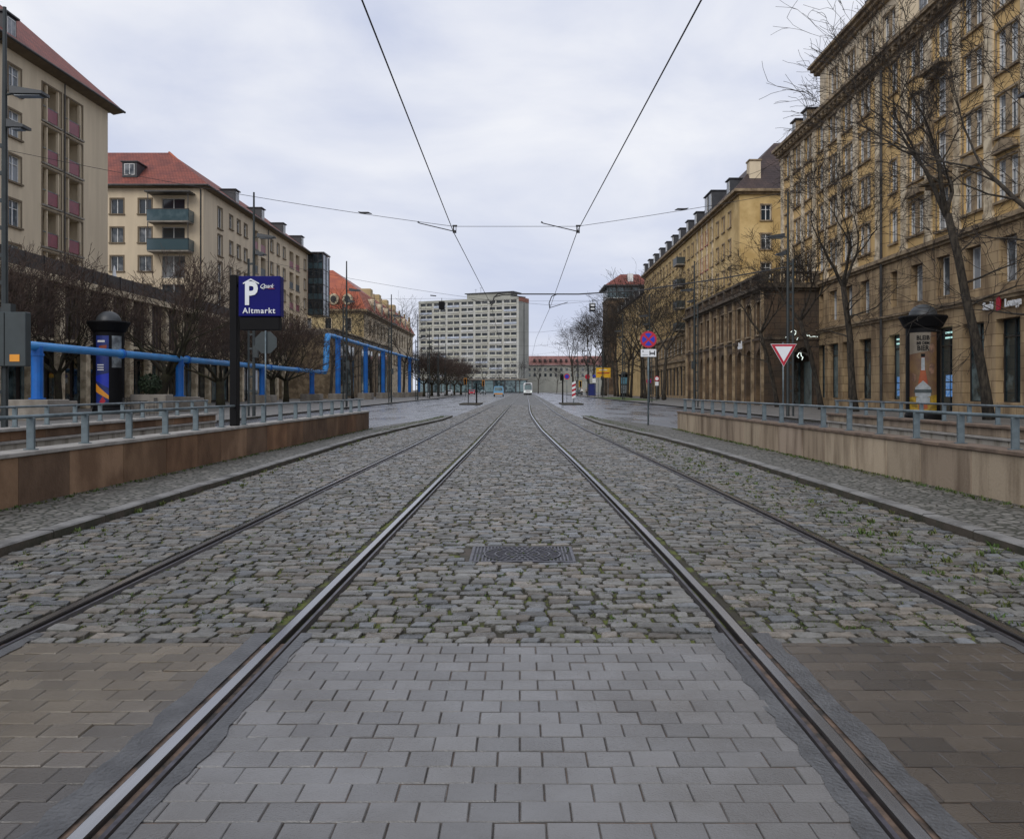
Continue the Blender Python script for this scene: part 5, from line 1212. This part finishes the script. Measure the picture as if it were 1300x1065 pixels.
def bent(b, x, y, poly, r, m, a0=-math.pi/2+.32):
    # poly in (s along the curve, z); subdivided by fans in s
    base = math.atan2(-y, -x)
    pts = []
    for i in range(len(poly)):
        p, q = poly[i], poly[(i+1) % len(poly)]; n = max(1, int(abs(q[0]-p[0])/.1))
        for k in range(n): t = k/n; pts.append((p[0]+(q[0]-p[0])*t, p[1]+(q[1]-p[1])*t))
    # split in vertical strips for correct curvature
    ss = sorted({round(s_, 3) for s_, z in pts}); 
    def zr(s_):
        zs = []
        for i in range(len(poly)):
            (a, za), (c, zc) = poly[i], poly[(i+1) % len(poly)]
            if a == c:
                if abs(a-s_) < 1e-6: zs += [za, zc]
            elif min(a, c)-1e-6 <= s_ <= max(a, c)+1e-6: zs.append(za+(zc-za)*(s_-a)/(c-a))
        return (min(zs), max(zs)) if zs else None
    pr = None
    for i in range(len(ss)-1):
        s0, s1 = ss[i], ss[i+1]; e = 1e-4
        A_, B_ = zr(s0+e), zr(s1-e)
        if not A_ or not B_: continue
        def P(s_, z): t = base+s_/r; return (x+r*math.cos(t), y+r*math.sin(t), z)
        b.quad(P(s0, A_[0]), P(s1, B_[0]), P(s1, B_[1]), P(s0, A_[1]), m)
M_plab = mat('poster_label_print', (.27, .29, .30), .45, .2, 5, c2=(.2, .22, .23)); M_pyel = mat('poster_yellow_print', (.32, .2, .015), .45, .3, 5); M_pskin = mat('poster_skin_print', (.2, .11, .07), .45, .3, 6)
x, y = 16.75, 36
b = MB(); bent(b, x, y, [(-.56, .9), (.56, .9), (.56, 3.75), (-.56, 3.75)], .680, M_post); bent(b, x, y, [(-.56, .5), (.56, .5), (.56, 1.2), (-.56, 1.1)], .684, M_pyel)
bent(b, x, y, [(-.56, 2.85), (.25, 3.0), (.3, 3.75), (-.56, 3.75)], .684, M_postl)
bo = [(-.17, .62), (.17, .62), (.17, 1.75), (.1, 2.15), (.065, 2.4), (.06, 2.85), (-.06, 2.85), (-.065, 2.4), (-.1, 2.15), (-.17, 1.75)]
bent(b, x, y, bo, .689, M_amber); bent(b, x, y, [(-.07, 2.2), (.07, 2.2), (.06, 2.72), (-.06, 2.72)], .694, M_plab); bent(b, x, y, [(-.3, 1.15), (.0, 1.05), (.3, 1.15), (.3, 1.5), (.0, 1.78), (-.3, 1.5)], .694, M_plab); bent(b, x, y, [(-.34, 1.28), (.34, 1.28), (.34, 1.42), (-.34, 1.42)], .698, M_grey)
bent(b, x, y, [(-.26, .85), (.26, .85), (.26, 1.1), (-.26, 1.1)], .694, M_plab); bent(b, x, y, [(-.07, 2.74), (.07, 2.74), (.08, 2.88), (-.08, 2.88)], .694, M_black)
bent(b, x, y, [(.24, 2.95), (.36, 2.85), (.46, 3.0), (.46, 3.2), (.35, 3.32), (.24, 3.2)], .691, M_pskin); bent(b, x, y, [(.22, 2.2), (.3, 2.05), (.44, 2.1), (.44, 2.4), (.34, 2.5), (.24, 2.4)], .691, M_pskin); bent(b, x, y, [(-.46, 1.8), (-.3, 1.75), (-.26, 2.0), (-.4, 2.1)], .691, M_pskin)
b.build('poster', AC)
rz = math.atan2(-y, -x)+math.pi/2
for s_, zz, sz in (('BLEIB', 3.52, .25), ('BEI DEM', 3.31, .16), ('BIER', 3.10, .28)):
    text_obj(s_, sz, M_black, AC, (0, 0, zz-.1), rz, .006, .003, bend=.70, sx=.85)
AL = ad_column(-22.3, 47, 5.5, .78, 'dark advertising column with blue poster and domed cap behind the blue pipe', 1)
x, y = -22.3, 47
b = MB(); M_pb = mat('blue_poster_print', (.012, .03, .2), .45, .2, 1.5, c2=(.008, .018, .1)); M_pg = mat('pale_poster_print', (.22, .25, .26), .45, .2, 2.5, c2=(.08, .09, .1))
bent(b, x, y, [(-.7, .6), (.0, .6), (.0, 4.3), (-.7, 4.3)], .780, M_pb); bent(b, x, y, [(.15, 2.6), (.72, 2.6), (.72, 4.3), (.15, 4.3)], .780, M_pg)
bent(b, x, y, [(-.7, 1.3), (.0, .9), (.0, 1.1), (-.7, 1.75)], .785, M_orange); bent(b, x, y, [(-.5, .75), (-.3, .65), (-.15, .8), (-.3, 1.05)], .787, M_red); bent(b, x, y, [(-.7, 1.9), (.0, 1.5), (.0, 2.3), (-.7, 2.15)], .784, M_sblue)
for k in range(3): bent(b, x, y, [(-.62, 2.45+k*.13), (-.25, 2.45+k*.13), (-.25, 2.5+k*.13), (-.62, 2.5+k*.13)], .785, M_white)
bent(b, x, y, [(-.6, 3.3), (-.15, 3.35), (-.1, 3.8), (-.5, 3.75)], .785, M_amber); bent(b, x, y, [(-.6, 3.95), (-.2, 3.95), (-.2, 4.05), (-.6, 4.05)], .786, M_white)
b.build('poster', AL)
AF = ad_column(19.3, 160, 4.6, .8, 'distant advertising column with pale blue posters under the right trees', 1); b = MB(); bent(b, 19.3, 160, [(-.6, .8), (.6, .8), (.6, 2.3), (-.6, 2.3)], .79, M_pg); bent(b, 19.3, 160, [(-.6, 2.5), (.6, 2.5), (.6, 3.7), (-.6, 3.7)], .79, mat('sky_blue_print', (.12, .3, .4), .5, .1, 2)); b.build('poster', AF)

# planters with shrub, tables, chairs behind the left ramp
def leafball(b, c, r, n, rnd):
    for _ in range(n):
        v = Vector((rnd.gauss(0, 1), rnd.gauss(0, 1), rnd.gauss(0, 1))).normalized()*r*rnd.uniform(.75, 1.05); p = Vector(c)+v
        a = Vector((rnd.gauss(0, 1), rnd.gauss(0, 1), rnd.gauss(0, 1))).normalized()*.09; d = a.cross(v).normalized()*.05; b.quad(p-a, p+d, p+a, p-d, M_leaf)
PL = empty('planter', (-20.6, 48.5, .1), 'grey planter box with round evergreen shrub beside the pollarded tree', 'planter')
b = MB(); b.cbox(-21.6, -19.6, 48, 49, .1, 1.15, M_conc, .03); b.build('box', PL); b = MB(); leafball(b, (-20.7, 48.5, 1.7), .6, 900, random.Random(3)); b.tube([(-20.7, 48.5, 1.1), (-20.7, 48.5, 1.7)], .05, M_bark, 6); b.build('shrub', PL)
def cafe_chair():
    root = empty('cafe_chair', (0, 0, 0)); b = MB(); b.cbox(-.2, .2, -.2, .2, .43, .46, M_dframe, .005); b.build('seat', root); b = MB()
    for z in (.62, .72, .82): b.box(-.2, .2, .19, .21, z, z+.06, M_dframe)
    b.build('backrest', root)
    for sx in (-1, 1):
        for sy in (-1, 1): b = MB(); b.tube([(sx*.18, sy*.19, 0), (sx*.18, sy*.19, .43 if sy < 0 else .9)], .012, M_dframe, 5); b.build('leg', root)
    return root
def cafe_table():
    root = empty('cafe_table', (0, 0, 0)); b = MB(); b.lathe([(0, .72), (.35, .72), (.35, .75), (0, .75)], (0, 0, 0), M_dframe, 16); b.build('table_top', root); b = MB(); b.tube([(0, 0, 0), (0, 0, .72)], .03, M_dframe, 6); b.lathe([(.25, 0), (.22, .03), (0, .03)], (0, 0, 0), M_dframe, 12); b.build('pedestal', root); return root
ch0, tb0 = cafe_chair(), cafe_table(); tn = ['left', 'middle', 'right']
for i, (x, y) in enumerate(((-24.6, 46), (-23.6, 50.5), (-19.5, 44.5))):
    t = tb0 if i == 0 else copy_tree(tb0); t.location = (x, y, .1); tag(t, ['small dark round cafe table behind the far ramp railing, left of the advertising column', 'small dark round cafe table between the advertising column and the pillars', 'small dark round cafe table beneath the blue pipe right of the advertising column'][i], 'table', 'cafe tables before the colonnade')
    for j, s_ in enumerate((-1, 1)):
        c = ch0 if i == 0 and j == 0 else copy_tree(ch0); c.location = (x+s_*.6, y, .1); c.rotation_euler.z = -s_*R(90); tag(c, ('left ' if s_ < 0 else 'right ')+['dark cafe chair at the table left of the advertising column', 'dark cafe chair at the table between advertising column and pillars', 'dark cafe chair at the table beneath the blue pipe'][i], 'chair', 'cafe chairs before the colonnade')

# tram, van, bicycle, people
TR = empty('tram', (2.2, 236, 0), 'white tram approaching far away on the right track', 'tram')
b = MB(); b.cbox(1.05, 3.4, 236.6, 262, .45, 3.3, M_swhite, .15); b.build('body', TR); b = MB(); b.prism([(1.1, 236.59, .5), (3.35, 236.59, .5), (3.35, 236.4, 1.4), (1.1, 236.4, 1.4)], (0, .3, .0), M_swhite); b.build('nose', TR)
b = MB(); b.box(1.25, 3.2, 236.5, 236.59, 1.45, 2.75, GS); b.build('windscreen', TR); b = MB(); b.cbox(1.5, 2.95, 236.45, 236.6, 2.85, 3.15, M_black, .02); b.build('destination_display', TR)
for x in (1.35, 3.1): b = MB(); disc(b, x, 236.3, .95, .12, M_neon); b.build('headlight', TR)
b = MB(); b.box(1.2, 3.25, 236.8, 261, .1, .44, M_black); b.build('undercarriage', TR)
VN = empty('van', (-4.5, 178, 0), 'pale blue van with orange trim on the left road near the tracks', 'van')
b = MB(); xs = -4.4; b.prism([(xs-1., 178, .45), (xs+1., 178, .45), (xs+1.02, 178, 1.2), (xs+.85, 178, 2.15), (xs-.85, 178, 2.15), (xs-1.02, 178, 1.2)], (0, 4.6, 0), mat('pale_blue_paint', (.18, .4, .6), .35, .05, 1)); b.build('body', VN)
b = MB(); b.prism([(xs-.82, 177.97, 1.25), (xs+.82, 177.97, 1.25), (xs+.72, 177.97, 1.95), (xs-.72, 177.97, 1.95)], (0, .02, 0), GS); b.build('windscreen', VN)
b = MB(); b.box(xs-.9, xs+.9, 177.96, 177.99, .5, .75, M_orange); b.build('bumper', VN)
for sx in (-1, 1):
    for yy in (178.9, 181.6): b = MB(); b.tube([(xs+sx*.82, yy, .33), (xs+sx*1.0, yy, .33)], .33, M_black, 14); b.build('wheel', VN)
BK = empty('bicycle', (17.4, 108, .1), 'parked dark bicycle on the right pavement beyond the arcade', 'bicycle')
def tor(c, r): return [(c[0], c[1]+r*math.cos(2*math.pi*k/16), c[2]+r*math.sin(2*math.pi*k/16)) for k in range(17)]
for yy in (107.5, 108.55): b = MB(); b.tube([(q_[1]-107.5-.5+17.4+.0, 108, q_[2]) for q_ in tor((0, yy, .45), .33)], .02, M_black, 5); b.build('wheel', BK)
fx = lambda a: 17.4+a
b = MB(); b.tube([(fx(-.5), 108, .45), (fx(-.15), 108, .45), (fx(-.3), 108, 1.0), (fx(.4), 108, .95), (fx(-.15), 108, .45)], .018, M_pole, 5); b.tube([(fx(.55), 108, .45), (fx(.4), 108, 1.05)], .018, M_pole, 5); b.build('frame', BK)
b = MB(); b.cbox(fx(-.42), fx(-.18), 107.93, 108.07, 1.02, 1.07, M_black, .01); b.build('saddle', BK); b = MB(); b.tube([(fx(.4), 107.75, 1.08), (fx(.42), 108.25, 1.08)], .015, M_black, 5); b.build('handlebar', BK)

def person(x, y, label, top, trous, walk=.25, face=0):
    root = empty('person', (x, y, .1), label, 'person')
    def skin(name, verts, edges, rad, mats_, sub=1, parent=root):
        me = bpy.data.meshes.new(name); me.from_pydata(verts, edges, []); o = bpy.data.objects.new(name, me); col.objects.link(o)
        md = o.modifiers.new('s', 'SKIN'); sv = me.skin_vertices[0].data
        for i, r__ in enumerate(rad): sv[i].radius = (r__, r__*.85)
        sv[0].use_root = True
        o.modifiers.new('u', 'SUBSURF').levels = sub; o.modifiers['u'].render_levels = sub
        me.materials.append(mats_); o.parent = parent; return o
    w_ = walk
    V = [(0, 0, .95), (0, 0, 1.2), (0, 0, 1.42), (0, 0, 1.5), (0, 0, 1.62), (0, 0, 1.74), (-.19, 0, 1.4), (-.25, .05, 1.12), (-.27, -.08, .88), (-.28, -.12, .78), (.19, 0, 1.4), (.25, -.05, 1.12), (.27, -.1, .88), (.28, -.14, .78), (-.1, 0, .9), (-.1, -w_*.5, .5), (-.1, -w_*.3, .08), (-.1, -w_*.3-.14, .04), (.1, 0, .9), (.1, w_*.4, .5), (.1, w_, .1), (.1, w_-.1, .03)]
    Ed = [(0, 1), (1, 2), (2, 3), (3, 4), (4, 5), (2, 6), (6, 7), (7, 8), (8, 9), (2, 10), (10, 11), (11, 12), (12, 13), (0, 14), (14, 15), (15, 16), (16, 17), (0, 18), (18, 19), (19, 20), (20, 21)]
    rd = [.15, .14, .15, .06, .09, .08, .065, .05, .038, .035, .065, .05, .038, .035, .09, .065, .045, .04, .09, .065, .045, .04]
    body = skin('body', V, Ed, rd, M_skin)
    skin('jacket', [(0, 0, .92), (0, 0, 1.2), (0, 0, 1.44), (-.19, 0, 1.4), (-.25, .05, 1.12), (-.27, -.07, .9), (.19, 0, 1.4), (.25, -.05, 1.12), (.27, -.09, .9)], [(0, 1), (1, 2), (2, 3), (3, 4), (4, 5), (2, 6), (6, 7), (7, 8)], [.18, .17, .16, .085, .07, .06, .085, .07, .06], top)
    skin('trousers', [(0, 0, .95), (-.1, 0, .88), (-.1, -w_*.5, .5), (-.1, -w_*.3, .1), (.1, 0, .88), (.1, w_*.4, .5), (.1, w_*.98, .12)], [(0, 1), (1, 2), (2, 3), (0, 4), (4, 5), (5, 6)], [.16, .105, .08, .065, .105, .08, .065], trous)
    skin('hair', [(0, .015, 1.68), (0, .02, 1.76)], [(0, 1)], [.105, .09], M_black)
    root.rotation_euler.z = face
    return root
person(13.6, 190, 'distant person in a white jacket on the right pavement, left of the two', M_swhite, M_black, .25)
person(14.6, 190, 'distant person in a light grey jacket on the right pavement, right of the two', M_conc, M_black, .2)

# ------------------------------------------------------------------ trees
def grow_tree(seed, height, style, lean=(0, 0), rt=.16, fine=1.0, fork=None):
    """returns (trunk MB, crown MB) around the origin"""
    rnd = random.Random(seed); T_, C_ = MB(), MB(); mt = M_bark if style != 'pollard' else M_barkg; mw = M_twigd if style != 'pollard' else M_twig
    cnt = [0]; LIM = 26000 if style == 'pollard' else 15000; RM = (.014 if style == 'pollard' else .0105) if fine >= 1 else .015
    def seg(mb, p, q, r0, r1, m, n):
        mb.tube([p, q], [r0, r1], m, n, caps=False)
    Q = []
    def branch(*a): Q.append(a)
    def run(limit):
        import heapq
        H = [(q[4]+rnd.random()*.8, k, q) for k, q in enumerate(Q)]; Q.clear(); heapq.heapify(H); c = 0; k = len(H)
        while H and c < limit:
            _, _, (p, d, length, r, depth, maxd) = heapq.heappop(H); n = 4 if depth < 2 else 3
            for i in range(n):
                up = Vector((0, 0, (.05 if depth < 2 else .04) if style == 'pollard' else (.07 if depth < 2 else (.0 if depth < 4 else -.04))))
                j = .2 if depth < 3 else .3
                d2 = (d+up+Vector((rnd.uniform(-j, j), rnd.uniform(-j, j), rnd.uniform(-j, j)*.8))).normalized()
                q = p+d2*(length/n); r2 = max(RM*.8, r*(.87 if depth < 3 else .82))
                seg(C_, p, q, r, r2, mt if depth < 3 else mw, 6 if depth < 2 else (4 if depth < 3 else 3)); c += 1
                if depth < maxd and i > 0 and rnd.random() < SP:
                    ax = Vector((rnd.uniform(-1, 1), rnd.uniform(-1, 1), rnd.uniform(-.3, .8))).normalized()
                    d3 = (d2*.75+ax*.85).normalized(); k += 1; heapq.heappush(H, (depth+1+rnd.random()*.8, k, (q, d3, length*rnd.uniform(.5, .8), max(RM, r2*.5), depth+1, maxd)))
                p, d, r = q, d2, r2
            if depth < maxd:
                for _k in range(2 if rnd.random() < .75 else 3):
                    ax = Vector((rnd.uniform(-1, 1), rnd.uniform(-1, 1), rnd.uniform(-.5, .7))); k += 1
                    heapq.heappush(H, (depth+1+rnd.random()*.8, k, (p, (d+ax*.6).normalized(), length*rnd.uniform(.62, .9), max(RM, r*.75), depth+1, maxd)))
    SP = .62 if style == 'pollard' else .5
    if style == 'pollard':
        th = 2.3; pts = [(0, 0, 0), (.05, 0, th*.4), (lean[0]*.5, lean[1]*.5, th*.8), (lean[0], lean[1], th)]
        T_.tube(pts, [rt*1.4, rt*1.05, rt*.95, rt*1.1], mt, 9); top = Vector(pts[-1])
        for k in range(7):
            a = 2*math.pi*k/7+rnd.uniform(-.3, .3); d = Vector((math.cos(a), math.sin(a), rnd.uniform(.45, 1.1))).normalized()
            branch(top-Vector((0, 0, .15)), d, height*.25, rt*.5, 0, 6)
    else:
        th = height*(fork or .45); pts = [Vector((lean[0]*t**1.3, lean[1]*t, th*t)) for t in (0, .15, .35, .6, .8, 1)]
        T_.tube([p+Vector((rnd.uniform(-.05, .05), rnd.uniform(-.05, .05), 0))*(1 if i else 0) for i, p in enumerate(pts)], [rt*1.35, rt*1.05, rt, rt*.92, rt*.85, rt*.8], mt, 9)
        top = pts[-1]-Vector((0, 0, .1))
        for k in range(3):
            a = 2*math.pi*k/3+rnd.uniform(-.5, .5)+.6; d = Vector((math.cos(a)*.6, math.sin(a)*.6, rnd.uniform(.7, 1.1))).normalized()
            branch(top, d, height*(.19 if fine >= 1 else .25), rt*.62, 0, 6)
        for k in range(5):
            t = rnd.uniform(.55, .95); p = pts[0].lerp(pts[-1], t); a = rnd.uniform(0, 6.28); branch(Vector((lean[0]*t**1.3, lean[1]*t, th*t)), Vector((math.cos(a), math.sin(a), .35)).normalized(), height*(.12 if fine >= 1 else .16), rt*.25, 2, 6)
    run((15000 if style == 'pollard' else (9000 if fine >= 1 else 7000))*fine)
    return T_, C_
TP = {}
def tree(kind, key, x, y, label, seed, height, group, s_=1, rz=0, z=.1, **kw):
    k = (kind, key)
    if k not in TP:
        t, c = grow_tree(seed, height, kind, **kw); to = t.build('t', smooth=True); co = c.build('c', smooth=True); TP[k] = (to.data, co.data); bpy.data.objects.remove(to); bpy.data.objects.remove(co)
    root = empty('bare_tree', (x, y, z), label, 'tree', group); link(TP[k][0], 'trunk', root, rz=rz); link(TP[k][1], 'crown', root, rz=rz); root.scale = (s_, s_, s_)
    return root
GR, GL = 'bare street trees along the right pavement', 'pollarded bare trees along the left pavement'
tree('loose', 0, 16.9, 27.5, 'bare tree nearest the camera, its branches reaching in from the right edge', 21, 16, GR, rt=.17, fork=.4)
tree('loose', 1, 20.3, 37.5, 'leaning bare tree with forked limbs right of the bottle-poster advertising column', 5, 16, GR, rt=.2, lean=(-1.7, .3), fork=.56)
tree('loose', 2, 20.1, 52, 'tall forked bare tree left of the bottle-poster advertising column', 9, 14.5, GR, rt=.2, lean=(-.5, .4), fork=.52)
tree('loose', 3, 20.0, 57.5, 'slender bare tree leaning left before the corner of the ochre building', 14, 11.5, GR, rt=.16, lean=(-1.4, 0), fork=.52)
tree('loose', 3, 19.6, 66, 'bare tree leaning left behind the give-way sign before the dark arcade', 14, 15, GR, rz=R(8), s_=.95, fork=.5)
ys = [113, 122, 130, 138, 147, 156, 166, 177, 190, 205, 222]
tl = ['bare tree before the yellow building, just right of the no-stopping sign', 'bare tree directly behind the no-stopping sign', 'bare tree left of the no-stopping sign, third in the far right row', 'fourth bare tree of the far right row', 'fifth bare tree of the far right row', 'sixth bare tree of the far right row', 'seventh bare tree of the far right row', 'eighth bare tree of the far right row', 'ninth bare tree of the far right row', 'tenth bare tree of the far right row', 'farthest bare tree of the far right row, standing against the sky']
for i, y in enumerate(ys):
    tree('loose', 10+i % 3, 18.8+(i % 2)*.6, y, tl[i], 40+i % 3, 13.5, GR, s_=(1.15 if i < 9 else 1.4), rz=i*1.3, rt=.2, fine=.55, fork=.42, lean=(.3, .2))
for i, (x, y) in enumerate(((15.5, 250), (21, 262))):
    tree('loose', 10+i, x, y, ['bare tree far off in the gap left of the corner tower', 'bare tree far off just before the foot of the corner tower'][i], 40, 13.5, GR, s_=1.45, rz=2+i)
tree('pollard', 0, -22.4, 54, 'broad pollarded tree with mossy trunk right of the left advertising column', 3, 9.6, GL, rt=.33, lean=(.5, 0))
tree('pollard', 1, -26.4, 49.5, 'pollarded tree with dense twigs before the pillars left of the advertising column', 8, 8.8, GL, rt=.2)
tree('pollard', 1, -27, 44, 'pollarded tree with dense twigs at the far left edge', 8, 8.8, GL, rz=2.1, s_=1.0)
tree('pollard', 0, -22.8, 66, 'pollarded tree between the broad one and the parking sign', 3, 9.6, GL, rz=2.0, s_=.85)
tree('pollard', 2, -22.3, 78, 'pollarded tree with round crown right of the parking sign', 17, 8.6, GL, rt=.24)
tree('pollard', 2, -23.2, 86, 'round crowned pollarded tree behind the end of the low pipe', 17, 8.6, GL, rz=1.7, s_=1.0)
for i, y in enumerate((112, 127, 143)): tree('loose', 10+i, -24.5, y, ['upright bare tree behind the first columns of the tall blue frame', 'upright bare tree behind the middle columns of the tall blue frame', 'upright bare tree before the baroque palace front'][i], 40+i, 13.5, 'bare trees behind the tall blue frame', s_=.95, rz=i*2.)
tree('loose', 12, -21.5, 160, 'upright bare tree before the right corner of the baroque palace', 42, 13.5, 'bare trees behind the tall blue frame', s_=1.1, rz=5)
fl = ['first round crowned tree right of the tall blue frame', 'second round crowned tree right of the tall blue frame', 'third round crowned tree right of the tall blue frame', 'fourth round crowned tree right of the tall blue frame', 'fifth round crowned tree right of the tall blue frame', 'last small round crowned tree before the tower block']
for i, (x, y) in enumerate(((-18.6, 168), (-18.3, 180), (-18, 192), (-17.4, 206), (-16.8, 222), (-16.3, 240))): tree('pollard', 2 if i % 2 else 1, x, y, fl[i], 17, 8.6, GL, rz=i*1.9, s_=1.08)
b = MB(); b.box(13.1, 17.5, 108, 150, .101, .13, M_lawn); struct(b.build('grass_verge'))

for i in range(9):
    tree('loose', 10+i % 3, -30+i*7.5, 330+(i*37) % 40, 'bare tree in front of the far low buildings at the end of the street, number '+words[min(i, 7)] if False else ['far bare tree below the left corner of the tower block', 'far bare tree below the left third of the tower block', 'far bare tree left of the track centre before the tower block', 'far bare tree behind the pale blue van', 'far bare tree directly behind the tram', 'far bare tree right of the tram', 'far bare tree before the red roofed far building', 'far bare tree right of the striped marker post', 'far bare tree left of the dark corner tower foot'][i], 40, 13.5, 'far bare trees at the end of the street', rz=i*.9, s_=.75+.1*(i % 3), z=0)
for i, (x, y, z) in enumerate(((-12.6, 200, 3.4), (-9.5, 225, 3.2), (13.6, 195, 2.8))):
    root = empty('traffic_light', (x, y, 0), ['traffic light with orange back board on the left, before the tower foot', 'distant traffic light with orange back board left of the van', 'traffic light with yellow back board on the right near the blue cabinet'][i], 'traffic light', 'distant traffic lights')
    b = MB(); b.tube([(x, y, 0), (x, y, z+.6)], .06, M_pole, 6); b.build('post', root); b = MB(); b.cbox(x-.22, x+.22, y-.2, y-.05, z-.7, z+.6, M_black, .03); b.build('signal_head', root)
    b = MB(); b.cbox(x-.32, x+.32, y-.04, y, z-.8, z+.7, M_orange if i < 2 else M_yellow, .01); b.build('back_board', root)
def car(x, y, m, label):
    root = empty('parked_car', (x, y, 0), label, 'car', 'distant parked cars'); b = MB(); sd = [(0, .3), (0, .75), (.9, .88), (1.5, 1.4), (3.2, 1.42), (3.9, .95), (4.3, .85), (4.3, .3)]
    b.prism([(x-.85, y+a, c) for a, c in sd], (1.7, 0, 0), m); b.build('body', root); b = MB(); b.quad((x-.72, y+.93, .95), (x+.72, y+.93, .95), (x+.64, y+1.42, 1.36), (x-.64, y+1.42, 1.36), GS); b.build('windscreen', root)
    for sx in (-1, 1):
        for yy in (.8, 3.4): b = MB(); b.tube([(x+sx*.7, y+yy, .32), (x+sx*.88, y+yy, .32)], .32, M_black, 12); b.build('wheel', root)
    for sx in (-1, 1): b = MB(); b.box(x+sx*.6-.14, x+sx*.6+.14, y-.02, y+.02, .55, .7, M_swhite); b.build('headlight', root)
for i, (x, y, m) in enumerate(((-17.5, 210, M_swhite), (-19.5, 236, M_lampdark), (-14.6, 262, M_red), (-12, 280, M_grey), (15.8, 230, M_lampdark), (17.5, 262, M_swhite))):
    car(x, y, m, ['white parked car under the round crowned trees on the left', 'dark parked car behind the white one on the left', 'red parked car far down the left side', 'grey parked car farthest down the left side', 'dark parked car far down the right side', 'white parked car farthest down the right side'][i])
